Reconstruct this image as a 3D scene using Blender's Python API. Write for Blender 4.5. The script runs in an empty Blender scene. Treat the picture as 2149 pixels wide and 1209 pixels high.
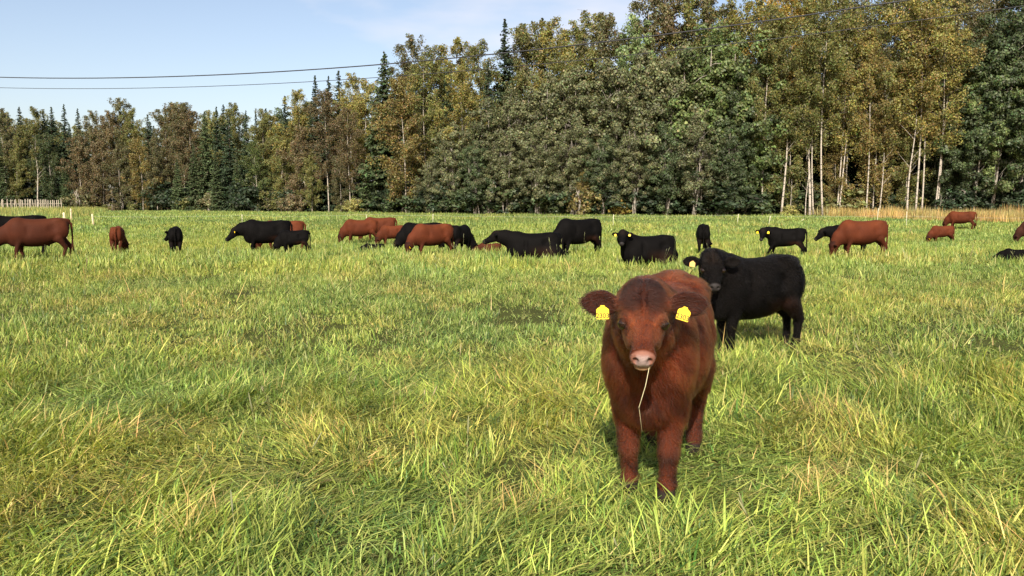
import bpy, math, random
import numpy as np
from mathutils import Vector, Matrix

# ------------------------------------------------------------------ camera, sky, sun, exposure
SC = bpy.context.scene
COL = SC.collection
CAM_H, FPX, PW, PH, HORIZON = 1.60, 1720.0, 2149.0, 1209.0, 430.0
PITCH = math.atan((PH / 2 - HORIZON) / FPX)
cam_data = bpy.data.cameras.new('camera')
cam_data.sensor_fit = 'HORIZONTAL'
cam_data.angle = 2 * math.atan(PW / 2 / FPX)
cam_data.clip_start, cam_data.clip_end = 0.05, 3000
cam = bpy.data.objects.new('camera', cam_data)
COL.objects.link(cam)
cam.location = (0, 0, CAM_H)
cam.rotation_euler = (math.pi / 2 - PITCH, 0, 0)
SC.camera = cam

SUN_EL, SUN_AZ = math.radians(34), math.radians(8)      # the sun stands behind the camera, a little to its left
to_sun = Vector((-math.sin(SUN_AZ) * math.cos(SUN_EL), -math.cos(SUN_AZ) * math.cos(SUN_EL), math.sin(SUN_EL)))
world = bpy.data.worlds.new('World'); SC.world = world
world.use_nodes = True
wn, wl = world.node_tree.nodes, world.node_tree.links
wn.clear()
w_out = wn.new('ShaderNodeOutputWorld'); w_bg = wn.new('ShaderNodeBackground')
w_sky = wn.new('ShaderNodeTexSky'); w_sky.sky_type = 'NISHITA'; w_sky.sun_disc = False
w_sky.sun_elevation = SUN_EL
w_sky.sun_rotation = math.pi + SUN_AZ
w_sky.altitude = 50; w_sky.air_density = 0.85; w_sky.dust_density = 2.0; w_sky.ozone_density = 1.4
w_bg.inputs['Strength'].default_value = 0.132
# thin soft cloud veils over the whole sky
w_tc = wn.new('ShaderNodeTexCoord'); w_map = wn.new('ShaderNodeMapping')
w_map.inputs['Scale'].default_value = (1.0, 1.0, 3.2)
w_map.inputs['Location'].default_value = (1.80, 1.05, 0.1)
w_n = wn.new('ShaderNodeTexNoise'); w_n.inputs['Scale'].default_value = 2.6; w_n.inputs['Detail'].default_value = 5
w_r = wn.new('ShaderNodeValToRGB')
w_r.color_ramp.elements[0].position = 0.54; w_r.color_ramp.elements[0].color = (0, 0, 0, 1)
w_r.color_ramp.elements[1].position = 0.72; w_r.color_ramp.elements[1].color = (0.75, 0.75, 0.75, 1)
w_mix = wn.new('ShaderNodeMix'); w_mix.data_type = 'RGBA'
w_mix.inputs['B'].default_value = (4.6, 4.35, 4.5, 1)
wl.new(w_tc.outputs['Generated'], w_map.inputs['Vector']); wl.new(w_map.outputs[0], w_n.inputs['Vector'])
wl.new(w_n.outputs['Fac'], w_r.inputs['Fac']); wl.new(w_r.outputs['Color'], w_mix.inputs['Factor'])
w_tone = wn.new('ShaderNodeMix'); w_tone.data_type = 'RGBA'; w_tone.blend_type = 'MULTIPLY'; w_tone.inputs['Factor'].default_value = 1
w_tone.inputs['B'].default_value = (1.0, 0.865, 0.77, 1)                  # the camera's white balance: a milky, slightly violet blue
wl.new(w_sky.outputs['Color'], w_tone.inputs['A']); wl.new(w_tone.outputs['Result'], w_mix.inputs['A']); wl.new(w_mix.outputs['Result'], w_bg.inputs['Color'])
wl.new(w_bg.outputs[0], w_out.inputs['Surface'])

sun_data = bpy.data.lights.new('sun', 'SUN')
sun_data.energy = 4.7; sun_data.angle = math.radians(0.53); sun_data.color = (1.0, 0.91, 0.78)
sun = bpy.data.objects.new('sun', sun_data); COL.objects.link(sun)
sun.rotation_euler = to_sun.to_track_quat('Z', 'Y').to_euler()
sun.location = to_sun * 60

SC.view_settings.view_transform = 'Standard'
SC.view_settings.look = 'None'
SC.view_settings.exposure = 0.80
SC.view_settings.gamma = 1.0
SC.view_settings.use_curve_mapping = False
cy = SC.cycles
cy.max_bounces = 5; cy.diffuse_bounces = 2; cy.glossy_bounces = 2; cy.transmission_bounces = 4; cy.transparent_max_bounces = 4
cy.sample_clamp_indirect = 6.0
cy.use_denoising = True
cy.use_adaptive_sampling = True; cy.adaptive_threshold = 0.02

# ------------------------------------------------------------------ helpers
def sstep(a, b, x):
    t = np.clip((x - a) / (b - a), 0, 1); return t * t * (3 - 2 * t)

def gz(x, y):
    """height of the ground: flat pasture that lifts a little towards the wood"""
    x = np.asarray(x, float); y = np.asarray(y, float)
    t = np.clip((y - 45) / 65, 0, 1); t = t * t * (3 - 2 * t)
    near = np.clip((y - 3) / 6, 0, 1)
    dip = 0.36 * sstep(24, 34, y) * (1 - sstep(42, 60, y))
    return (0.35 * t - dip + near * (0.035 * np.sin(x * 0.55 + 1.3) * np.sin(y * 0.42) + 0.02 * np.sin(x * 1.7 + y * 0.9)))

def ray(px, py):
    v = Vector(((px - PW / 2) / FPX, (PH / 2 - py) / FPX, -1.0))
    return Matrix.Rotation(math.pi / 2 - PITCH, 3, 'X') @ v

def at_depth(px, py, Y):
    """world point seen at a pixel, on the vertical plane Y metres ahead"""
    d = ray(px, py)
    return Vector((0, 0, CAM_H)) + d * (Y / d.y)

def on_ground(px, py):
    Y = 10.0
    d = ray(px, py)
    for _ in range(40):
        z = float(gz(d.x / d.y * Y, Y))
        if d.z >= -1e-6: return Vector((d.x / d.y * 200, 200, 0))
        Yn = (CAM_H - z) / (-d.z / d.y)
        Y = 0.5 * Y + 0.5 * Yn
    return Vector((d.x / d.y * Y, Y, float(gz(d.x / d.y * Y, Y))))

def hash2(ix, iy, seed):
    h = (ix.astype(np.int64) * 374761393 + iy.astype(np.int64) * 668265263 + seed * 1442695041) & 0x7fffffff
    h = ((h ^ (h >> 13)) * 1274126177) & 0x7fffffff
    return ((h ^ (h >> 16)) & 0xffff) / 65535.0

def noise2(x, y, seed=0):
    x = np.asarray(x, float); y = np.asarray(y, float)
    ix = np.floor(x); iy = np.floor(y); fx = x - ix; fy = y - iy
    fx = fx * fx * (3 - 2 * fx); fy = fy * fy * (3 - 2 * fy)
    a = hash2(ix, iy, seed); b = hash2(ix + 1, iy, seed); c = hash2(ix, iy + 1, seed); d = hash2(ix + 1, iy + 1, seed)
    return (a * (1 - fx) + b * fx) * (1 - fy) + (c * (1 - fx) + d * fx) * fy

def fbm(x, y, seed=0, octv=3):
    s = 0; a = 0.5; t = 0
    for i in range(octv):
        s = s + a * noise2(x * 2 ** i, y * 2 ** i, seed + i * 17); t += a; a *= 0.5
    return s / t

def mesh_np(name, V, F, mat=None, smooth=False, col=None, loops=4, extra=None):
    """mesh from numpy arrays; F is (n,k) with a constant k, or a list of such arrays"""
    me = bpy.data.meshes.new(name)
    Fs = F if isinstance(F, list) else [F]
    V = np.asarray(V, np.float32)
    me.vertices.add(len(V)); me.vertices.foreach_set('co', V.ravel())
    nl = sum(f.size for f in Fs); npoly = sum(len(f) for f in Fs)
    me.loops.add(nl); me.polygons.add(npoly)
    me.loops.foreach_set('vertex_index', np.concatenate([f.ravel() for f in Fs]).astype(np.int32))
    tot = np.concatenate([np.full(len(f), f.shape[1]) for f in Fs]).astype(np.int32)
    st = np.concatenate([[0], np.cumsum(tot)[:-1]]).astype(np.int32)
    me.polygons.foreach_set('loop_start', st)
    me.polygons.foreach_set('loop_total', tot)
    if smooth: me.polygons.foreach_set('use_smooth', np.ones(npoly, bool))
    if col is not None:
        c = np.ones((len(V), 4), np.float32); c[:, :3] = col
        at = me.attributes.new('col', 'FLOAT_COLOR', 'POINT'); at.data.foreach_set('color', c.ravel())
    for k, v in (extra or {}).items():
        at = me.attributes.new(k, 'FLOAT', 'POINT'); at.data.foreach_set('value', np.asarray(v, np.float32))
    me.update(calc_edges=True)
    if mat: me.materials.append(mat)
    return me

def obj(name, me, parent=None):
    o = bpy.data.objects.new(name, me); COL.objects.link(o)
    if parent is not None: o.parent = parent
    return o

def empty(name, loc, rz=0.0):
    o = bpy.data.objects.new(name, None); COL.objects.link(o)
    o.location = loc; o.rotation_euler = (0, 0, rz); o.empty_display_size = 0.3
    return o

def tag(o, label=None, cat=None, group=None, kind=None):
    if label: o['label'] = label
    if cat: o['category'] = cat
    if group: o['group'] = group
    if kind: o['kind'] = kind
    return o

def material(name):
    m = bpy.data.materials.new(name); m.use_nodes = True
    n = m.node_tree.nodes; n.clear()
    return m, n, m.node_tree.links, n.new('ShaderNodeOutputMaterial')

def plain(name, rgb, rough=0.7, noise=0.25, scale=6.0, bump=0.0):
    m, n, l, out = material(name)
    b = n.new('ShaderNodeBsdfPrincipled'); b.inputs['Roughness'].default_value = rough
    tc = n.new('ShaderNodeTexCoord'); t = n.new('ShaderNodeTexNoise'); t.inputs['Scale'].default_value = scale; t.inputs['Detail'].default_value = 4
    r = n.new('ShaderNodeValToRGB'); e = r.color_ramp.elements
    e[0].position = 0.25; e[0].color = (*[c * (1 - noise) for c in rgb], 1)
    e[1].position = 0.75; e[1].color = (*[min(1, c * (1 + noise)) for c in rgb], 1)
    l.new(tc.outputs['Object'], t.inputs['Vector']); l.new(t.outputs['Fac'], r.inputs['Fac']); l.new(r.outputs['Color'], b.inputs['Base Color'])
    if bump:
        bp = n.new('ShaderNodeBump'); bp.inputs['Strength'].default_value = bump
        l.new(t.outputs['Fac'], bp.inputs['Height']); l.new(bp.outputs[0], b.inputs['Normal'])
    l.new(b.outputs[0], out.inputs['Surface'])
    return m

def leaf_material(name, trans=0.3, rough=0.5, gloss=0.25, instancer=False, objcol=False):
    """leaf or blade: colour from the vertex attribute, times a tint for each copy; lets some light through"""
    m, n, l, out = material(name)
    a = n.new('ShaderNodeAttribute'); a.attribute_name = 'col'
    c = a.outputs['Color']
    if instancer or objcol:
        if instancer:
            t = n.new('ShaderNodeAttribute'); t.attribute_type = 'INSTANCER'; t.attribute_name = 'tint'; tc = t.outputs['Color']
        else:
            t = n.new('ShaderNodeObjectInfo'); tc = t.outputs['Color']
        mx = n.new('ShaderNodeMix'); mx.data_type = 'RGBA'; mx.blend_type = 'MULTIPLY'; mx.inputs['Factor'].default_value = 1
        l.new(c, mx.inputs['A']); l.new(tc, mx.inputs['B']); c = mx.outputs['Result']
    d = n.new('ShaderNodeBsdfPrincipled'); d.inputs['Roughness'].default_value = rough
    d.inputs['Specular IOR Level'].default_value = gloss
    tr = n.new('ShaderNodeBsdfTranslucent')
    g = n.new('ShaderNodeMix'); g.data_type = 'RGBA'; g.blend_type = 'MULTIPLY'; g.inputs['Factor'].default_value = 1
    g.inputs['B'].default_value = (1.25, 1.2, 0.55, 1)
    l.new(c, g.inputs['A']); l.new(g.outputs['Result'], tr.inputs['Color'])
    l.new(c, d.inputs['Base Color'])
    ms = n.new('ShaderNodeMixShader'); ms.inputs[0].default_value = trans
    l.new(d.outputs[0], ms.inputs[1]); l.new(tr.outputs[0], ms.inputs[2]); l.new(ms.outputs[0], out.inputs['Surface'])
    return m

def tube(pts, radii, n=6, cap=True):
    """a tapered tube along a polyline; returns V, list of faces"""
    pts = np.asarray(pts, float); k = len(pts); radii = np.asarray(radii, float)
    tan = np.gradient(pts, axis=0); tan /= np.linalg.norm(tan, axis=1)[:, None] + 1e-9
    ref = np.array([0.0, 0, 1]) if abs(tan[0][2]) < 0.8 else np.array([1.0, 0, 0])
    s = np.cross(tan, ref); s /= np.linalg.norm(s, axis=1)[:, None] + 1e-9
    u = np.cross(s, tan)
    a = np.arange(n) * 2 * np.pi / n
    V = pts[:, None, :] + radii[:, None, None] * (np.cos(a)[None, :, None] * s[:, None, :] + np.sin(a)[None, :, None] * u[:, None, :])
    i = np.arange(k - 1)[:, None] * n; j = np.arange(n)[None, :]; j2 = (j + 1) % n
    F = np.stack([i + j, i + j2, i + n + j2, i + n + j], -1).reshape(-1, 4)
    V = V.reshape(-1, 3)
    if cap:
        c = len(V); V = np.vstack([V, pts[-1] + tan[-1] * radii[-1] * 0.3, pts[0]])
        e = (k - 1) * n
        F = np.vstack([F] + [[[e + q, e + (q + 1) % n, c, c]] for q in range(n)] + [[[(q + 1) % n, q, c + 1, c + 1]] for q in range(n)])
        tri = F[:, 2] == F[:, 3]
        return V, [F[~tri], F[tri][:, :3]]
    return V, [F]

class Build:
    """collects pieces into one mesh"""
    def __init__(s): s.V, s.Q, s.T, s.C, s.n = [], [], [], [], 0
    def add(s, V, Fs, col=(1, 1, 1)):
        V = np.asarray(V, float)
        for f in (Fs if isinstance(Fs, list) else [Fs]):
            if len(f) == 0: continue
            (s.Q if f.shape[1] == 4 else s.T).append(f + s.n)
        c = np.broadcast_to(np.asarray(col, float), (len(V), 3))
        s.V.append(V); s.C.append(c); s.n += len(V)
    def mesh(s, name, mat, smooth=False):
        F = []
        if s.Q: F.append(np.vstack(s.Q))
        if s.T: F.append(np.vstack(s.T))
        return mesh_np(name, np.vstack(s.V), F, mat, smooth, np.vstack(s.C))

def box_vf(lo, hi):
    x0, y0, z0 = lo; x1, y1, z1 = hi
    V = np.array([[x0, y0, z0], [x1, y0, z0], [x1, y1, z0], [x0, y1, z0], [x0, y0, z1], [x1, y0, z1], [x1, y1, z1], [x0, y1, z1]], float)
    F = np.array([[3, 2, 1, 0], [4, 5, 6, 7], [0, 1, 5, 4], [1, 2, 6, 5], [2, 3, 7, 6], [3, 0, 4, 7]])
    return V, F
# ------------------------------------------------------------------ ground and pasture
def edge_y(x):
    """distance of the front edge of the wood at a lateral position (metres)"""
    t = np.asarray(x, float)
    return np.interp(t, [-160, -95, -60, -28, -6, 15, 35, 55, 90], [165, 158, 146, 122, 104, 96, 90, 86, 80])

def ground_sheet():
    xs = np.concatenate([np.linspace(-900, -130, 12), np.linspace(-110, 110, 90), np.linspace(130, 900, 12)])
    ys = np.concatenate([np.linspace(-300, -5, 8), np.linspace(0, 14, 40), np.linspace(15, 200, 90), np.linspace(230, 1500, 12)])
    X, Y = np.meshgrid(xs, ys, indexing='ij'); Z = gz(X, Y)
    V = np.stack([X, Y, Z], -1).reshape(-1, 3); nx, ny = X.shape
    i = (np.arange(nx - 1)[:, None] * ny + np.arange(ny - 1)[None, :]).reshape(-1)
    return V, np.stack([i, i + ny, i + ny + 1, i + 1], 1)
m, n, l, out = material('pasture_soil')
b = n.new('ShaderNodeBsdfPrincipled'); b.inputs['Roughness'].default_value = 0.95; b.inputs['Specular IOR Level'].default_value = 0.05
tc = n.new('ShaderNodeTexCoord'); t1 = n.new('ShaderNodeTexNoise'); t1.inputs['Scale'].default_value = 0.9; t1.inputs['Detail'].default_value = 8; t1.inputs['Roughness'].default_value = .7
r = n.new('ShaderNodeValToRGB'); e = r.color_ramp.elements
e[0].position = .3; e[0].color = (0.030, 0.034, 0.012, 1); e[1].position = .7; e[1].color = (0.075, 0.085, 0.022, 1)
l.new(tc.outputs['Object'], t1.inputs['Vector']); l.new(t1.outputs['Fac'], r.inputs['Fac']); l.new(r.outputs['Color'], b.inputs['Base Color'])
bp = n.new('ShaderNodeBump'); bp.inputs['Strength'].default_value = .6; bp.inputs['Distance'].default_value = .05
l.new(t1.outputs['Fac'], bp.inputs['Height']); l.new(bp.outputs[0], b.inputs['Normal']); l.new(b.outputs[0], out.inputs['Surface'])
M_SOIL = m
gV, gF = ground_sheet()
tag(obj('ground', mesh_np('ground', gV, gF, M_SOIL, True)), kind='structure')

M_BLADE = leaf_material('grass_blades', 0.38, 0.45, 0.28, instancer=True)

def blades(rs, base, direction, length, width, lean, curve, cols, seg=4, twist=None):
    """many blades at once. base (n,3), direction angle (n), lean = tilt from upright at the root (rad), curve = extra tilt to the tip"""
    n = len(base)
    t = np.linspace(0, 1, seg + 1)
    ang = lean[:, None] + curve[:, None] * t[None, :] ** 1.3
    ang = np.minimum(ang, 1.75)
    st = (length / seg)[:, None]
    dx = np.sin(ang[:, :-1]) * st; dz = np.cos(ang[:, :-1]) * st
    r = np.concatenate([np.zeros((n, 1)), np.cumsum(dx, 1)], 1); z = np.concatenate([np.zeros((n, 1)), np.cumsum(dz, 1)], 1)
    ca, sa = np.cos(direction), np.sin(direction)
    P = np.stack([base[:, 0:1] + r * ca[:, None], base[:, 1:2] + r * sa[:, None], np.maximum(base[:, 2:3] + z, 0.006)], -1)
    tw = direction + math.pi / 2 + (rs.randn(n) * 0.7 if twist is None else twist)
    side = np.stack([np.cos(tw), np.sin(tw), np.zeros(n)], -1)
    wv = width[:, None] * np.array([0.75, 1.0, 0.85, 0.55, 0.0])[None, :seg + 1] * .5
    A = P[:, :-1] + side[:, None, :] * wv[:, :-1, None]; B = P[:, :-1] - side[:, None, :] * wv[:, :-1, None]
    k = seg
    V = np.concatenate([np.stack([A, B], 2).reshape(n, 2 * k, 3), P[:, -1:]], 1)
    per = 2 * k + 1
    o = (np.arange(n) * per)[:, None]
    Q = np.concatenate([o + np.array([[2 * i, 2 * i + 1, 2 * i + 3, 2 * i + 2]]) for i in range(k - 1)], 0)
    T = o + np.array([[2 * k - 2, 2 * k - 1, 2 * k]])
    C = np.repeat(cols[:, None, :], per, 1)
    return V.reshape(-1, 3), [Q, T], C.reshape(-1, 3)

PAL = np.array([(0.190, 0.262, 0.060), (0.278, 0.340, 0.084), (0.380, 0.415, 0.124), (0.092, 0.160, 0.044), (0.410, 0.425, 0.140), (0.410, 0.360, 0.130), (0.48, 0.42, 0.18)])
def pick(rs, n, w, var=.475):
    w = np.array(w, float); i = rs.choice(len(PAL), n, p=w / w.sum())
    return PAL[i] * (1.02 - var + 2 * var * rs.rand(n, 1)) * (1 + 0.05 * rs.randn(n, 3)).clip(.8, 1.2)

GREEN = [4, 5, 3, 3, 1.4, .6, .3]; DRY = [1, 1.5, 2, .5, 3, 3, 2]; LUSH = [5, 5, 2, 4, .4, .1, 0]
PROTO = []
def proto(V, F, C, mat=None):
    me = mesh_np('grass_piece', V, F, mat or M_BLADE, False, C)
    o = bpy.data.objects.new('grass_piece', me)          # kept out of the scene: only its shape is scattered
    PROTO.append(o); return len(PROTO) - 1

def tuft(seed, n, rad, hmin, hmax, wmm, lean, curve, pal, seg=4, pdir=None, spread=math.pi, var=.475):
    rs = np.random.RandomState(seed)
    a = rs.rand(n) * 6.283; rr = rad * np.sqrt(rs.rand(n))
    base = np.c_[rr * np.cos(a), rr * np.sin(a), np.zeros(n)]
    d = (rs.rand(n) * 6.283) if pdir is None else pdir + rs.randn(n) * spread
    L = hmin + (hmax - hmin) * rs.rand(n) ** 1.5
    return blades(rs, base, d, L, wmm * .001 * (.6 + .8 * rs.rand(n)), np.abs(rs.randn(n)) * lean, rs.rand(n) * curve, pick(rs, n, pal, var), seg)

def mat_(seed, n, rad, length, wmm, pal, lift=.10):
    """grass laid flat by hooves and rain: long blades lying one over another, mostly one way"""
    rs = np.random.RandomState(seed)
    base = np.c_[(rs.rand(n, 2) - .5) * 2 * rad, rs.rand(n) * lift]
    d = rs.randn(n) * .85
    L = length * (.5 + .9 * rs.rand(n))
    V, F, C = blades(rs, base, d, L, wmm * .001 * (.6 + .8 * rs.rand(n)), .80 + .65 * rs.rand(n), -.2 + 1.2 * rs.rand(n), pick(rs, n, pal), 4)
    return V, F, C

def stem(seed):
    """a thin flowering stalk with a brush-like seed head"""
    rs = np.random.RandomState(seed); B = Build()
    for q in range(rs.randint(1, 4)):
        h = .32 + .22 * rs.rand(); x, y = rs.randn(2) * .03; d = rs.rand() * 6.28; le = .05 + .12 * rs.rand()
        t = np.linspace(0, 1, 6)[:, None]
        P = np.array([x, y, 0]) + t * np.array([0, 0, h]) + (t ** 2) * np.array([math.cos(d), math.sin(d), 0]) * le
        c = np.array([.33, .33, .15]) * (.8 + .4 * rs.rand())
        V, F = tube(P, np.full(6, .0012), 3); B.add(V, F, c)
        tip = P[-1]; dr = P[-1] - P[-2]; dr /= np.linalg.norm(dr)
        hd = .05 + .05 * rs.rand()
        V, F = tube([tip, tip + dr * hd * .3, tip + dr * hd * .7, tip + dr * hd], [.0022, .0045, .004, .001], 5)
        B.add(V, F, np.array([.30, .30, .17]) * (.8 + .5 * rs.rand()))
    V = np.vstack(B.V); C = np.vstack(B.C)
    return V, [np.vstack(B.Q), np.vstack(B.T)], C

def clover(seed, n=26, rad=.10):
    rs = np.random.RandomState(seed); B = Build()
    for i in range(n):
        x, y = rs.randn(2) * rad * .6; h = .03 + .09 * rs.rand(); a0 = rs.rand() * 6.28
        c = np.array([.130, .200, .055]) * (.8 + .5 * rs.rand())
        for q in range(3):
            a = a0 + q * 2.094; s_ = .010 + .006 * rs.rand()
            ang = np.linspace(0, 6.283, 6, endpoint=False)
            cx, cy = x + math.cos(a) * s_, y + math.sin(a) * s_
            V = np.c_[cx + s_ * np.cos(ang), cy + s_ * np.sin(ang), h + .25 * s_ * np.cos(ang - a) + rs.randn(6) * .001]
            V = np.vstack([V, [cx, cy, h - .002]])
            B.add(V, np.array([[j, (j + 1) % 6, 6] for j in range(6)]), c)
    return np.vstack(B.V), [np.vstack(B.T)], np.vstack(B.C)

FARP = [3, 6, 4, 1.5, .6, .15, 0]
P_SHORT = [proto(*tuft(10 + i, 26, .10, .03, .10, 7.4, .95, 1.4, GREEN)) for i in range(6)]
P_TUFT = [proto(*tuft(30 + i, 20, .055, .07, .20, 6.0, .62, 1.5, GREEN)) for i in range(7)]
P_BROAD = [proto(*tuft(50 + i, 12, .05, .07, .19, 10.0, .6, 1.4, LUSH)) for i in range(5)]
P_MAT = [proto(*mat_(60 + i, 32, .13, .15, 7.2, GREEN, .07)) for i in range(8)]
P_DRY = [proto(*mat_(80 + i, 16, .09, .18, 4.6, DRY)) for i in range(4)] + [proto(*tuft(85 + i, 12, .05, .08, .22, 4.4, .5, 1.4, DRY)) for i in range(3)]
P_STEM = [proto(*stem(100 + i)) for i in range(5)]
P_CLOV = [proto(*clover(120 + i)) for i in range(3)]
P_MID = [proto(*tuft(140 + i, 60, .19, .03, .13, 10, 1.05, 1.4, GREEN, 3, var=.40)) for i in range(6)]
P_MIDT = [proto(*tuft(150 + i, 18, .12, .07, .19, 9, .75, 1.4, GREEN, 3, var=.35)) for i in range(5)]
P_FAR = [proto(*tuft(160 + i, 90, .42, .10, .27, 20, .80, 1.2, FARP, 3, var=.30)) for i in range(5)]
P_XFAR = [proto(*tuft(180 + i, 110, 1.0, .10, .26, 46, .85, 1.0, FARP, 2, var=.22)) for i in range(5)]
P_TALL = [proto(*tuft(190 + i, 110, .9, .35, .75, 38, .2, .6, GREEN, 2)) for i in range(4)]
P_STRAW = [proto(*tuft(195 + i, 120, .9, .45, .90, 34, .15, .5, [0, 0, .5, 0, 1, 3, 4], 2)) for i in range(4)]

def jgrid(y0, y1, sp, rs, xpad=1.2, slope=.70):
    n = int((y1 - y0) / sp); out = []
    for i in range(n):
        y = y0 + (i + .5) * sp; hw = y * slope + xpad; k = int(2 * hw / sp)
        x = -hw + (np.arange(k) + .5) * sp
        out.append(np.c_[x + (rs.rand(k) - .5) * sp, np.full(k, y) + (rs.rand(k) - .5) * sp])
    return np.vstack(out)

KEEP_OUT = []          # (x, y, cos, sin, half length, half width) of lying animals: no grass grows through them
def cleared(P):
    k = np.ones(len(P), bool)
    for x, y, c, s_, hl, hw in KEEP_OUT:
        u = (P[:, 0] - x) * c + (P[:, 1] - y) * s_; v = -(P[:, 0] - x) * s_ + (P[:, 1] - y) * c
        k &= ((u / hl) ** 2 + (v / hw) ** 2) > 1
    return k

def tint_at(P):
    """slow colour drift of the sward: greener, yellower and dried patches"""
    x, y = P[:, 0], P[:, 1]
    g = fbm(x * .45, y * .30, 5, 4); d = fbm(x * .9 + 50, y * .55 + 9, 11, 3); e = fbm(x * .06, y * .05, 29, 3)
    g = np.clip(.5 + (g - .5) * 1.9, 0, 1)[:, None]; d = sstep(.56, .74, d)[:, None]; e = (e[:, None] - .5)
    c = np.array([.80, .93, .95]) * (1 - g) + np.array([1.22, 1.15, .95]) * g
    c = c * (1 - d * .55) + np.array([1.45, 1.10, 1.15]) * d * .55
    f = fbm(x * 2.9 + 3, y * 2.1, 133, 2)[:, None]
    return c * (1 + .45 * e) * (.72 + .56 * f)

def scatter(name, label, rows, given=None, cat='grass'):
    """rows: list of (points xy, prototype ids, scale range, yaw or None). One object, its blades spread by geometry nodes"""
    co, idx, rot, scl, tin = [], [], [], [], []
    for P, ids, (s0, s1), yaw, mul, seed in (rows or ()):
        rs = np.random.RandomState(seed)
        P = P[cleared(P)]; k = len(P)
        if not k: continue
        co.append(np.c_[P, gz(P[:, 0], P[:, 1]) - .004]); idx.append(np.array(ids)[rs.randint(len(ids), size=k)])
        a = rs.rand(k) * 6.283 if yaw is None else yaw(P) + rs.randn(k) * .5
        rot.append(np.c_[rs.randn(k, 2) * .06, a]); s = s0 + (s1 - s0) * rs.rand(k)
        hum = .40 + 1.15 * np.clip(fbm(P[:, 0] * 2.6, P[:, 1] * 1.9, 91, 3) * 2.2 - .6, 0, 1)
        hum = hum * (1 - .45 * np.exp(-((P[:, 0] - .88) ** 2 + (P[:, 1] - 4.45) ** 2) / .30))      # trodden down round the calf's feet
        scl.append(np.c_[s, s, s * hum * (.85 + .3 * rs.rand(k))])
        tin.append(tint_at(P) * np.array(mul) * (.90 + .2 * rs.rand(k, 1)))
    if given is not None:
        P, ix, s, tn = given; rs = np.random.RandomState(1)
        co.append(np.c_[P, gz(P[:, 0], P[:, 1]) - .05]); idx.append(ix); rot.append(np.c_[np.zeros((len(P), 2)), rs.rand(len(P)) * 6.28])
        scl.append(np.c_[s, s, s]); tin.append(tn)
    co, idx, rot, scl, tin = (np.concatenate(v) for v in (co, idx, rot, scl, tin))
    me = bpy.data.meshes.new(name); me.vertices.add(len(co)); me.vertices.foreach_set('co', co.astype(np.float32).ravel())
    def at(nm, ty, v, f): a = me.attributes.new(nm, ty, 'POINT'); a.data.foreach_set(f, v.ravel())
    at('kind_id', 'INT', idx.astype(np.int32), 'value'); at('turn', 'FLOAT_VECTOR', rot.astype(np.float32), 'vector')
    at('size', 'FLOAT_VECTOR', scl.astype(np.float32), 'vector')
    at('tint', 'FLOAT_COLOR', np.c_[tin, np.ones(len(tin))].astype(np.float32), 'color')
    o = obj(name, me); tag(o, label, cat, kind='stuff')
    ng = bpy.data.node_groups.new(name + '_scatter', 'GeometryNodeTree')
    ng.interface.new_socket('Geometry', in_out='INPUT', socket_type='NodeSocketGeometry')
    ng.interface.new_socket('Geometry', in_out='OUTPUT', socket_type='NodeSocketGeometry')
    N, L = ng.nodes, ng.links
    gi, go = N.new('NodeGroupInput'), N.new('NodeGroupOutput'); jn = N.new('GeometryNodeJoinGeometry')
    def na(nm, ty):
        q = N.new('GeometryNodeInputNamedAttribute'); q.data_type = ty; q.inputs['Name'].default_value = nm; return q.outputs['Attribute']
    ki, tu, si = na('kind_id', 'INT'), na('turn', 'FLOAT_VECTOR'), na('size', 'FLOAT_VECTOR')
    e2r = N.new('FunctionNodeEulerToRotation'); L.new(tu, e2r.inputs[0])
    for p in sorted(set(idx.tolist())):
        cmp_ = N.new('FunctionNodeCompare'); cmp_.data_type = 'INT'; cmp_.operation = 'EQUAL'
        ins = [s for s in cmp_.inputs if s.type == 'INT' and s.enabled]
        L.new(ki, ins[0]); ins[1].default_value = int(p)
        oi = N.new('GeometryNodeObjectInfo'); oi.inputs['Object'].default_value = PROTO[p]
        ip = N.new('GeometryNodeInstanceOnPoints')
        L.new(gi.outputs[0], ip.inputs['Points']); L.new(cmp_.outputs[0], ip.inputs['Selection']); L.new(oi.outputs['Geometry'], ip.inputs['Instance'])
        L.new(e2r.outputs[0], ip.inputs['Rotation']); L.new(si, ip.inputs['Scale']); L.new(ip.outputs[0], jn.inputs[0])
    L.new(jn.outputs[0], go.inputs[0])
    md = o.modifiers.new('scatter', 'NODES'); md.node_group = ng
    return o

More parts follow.
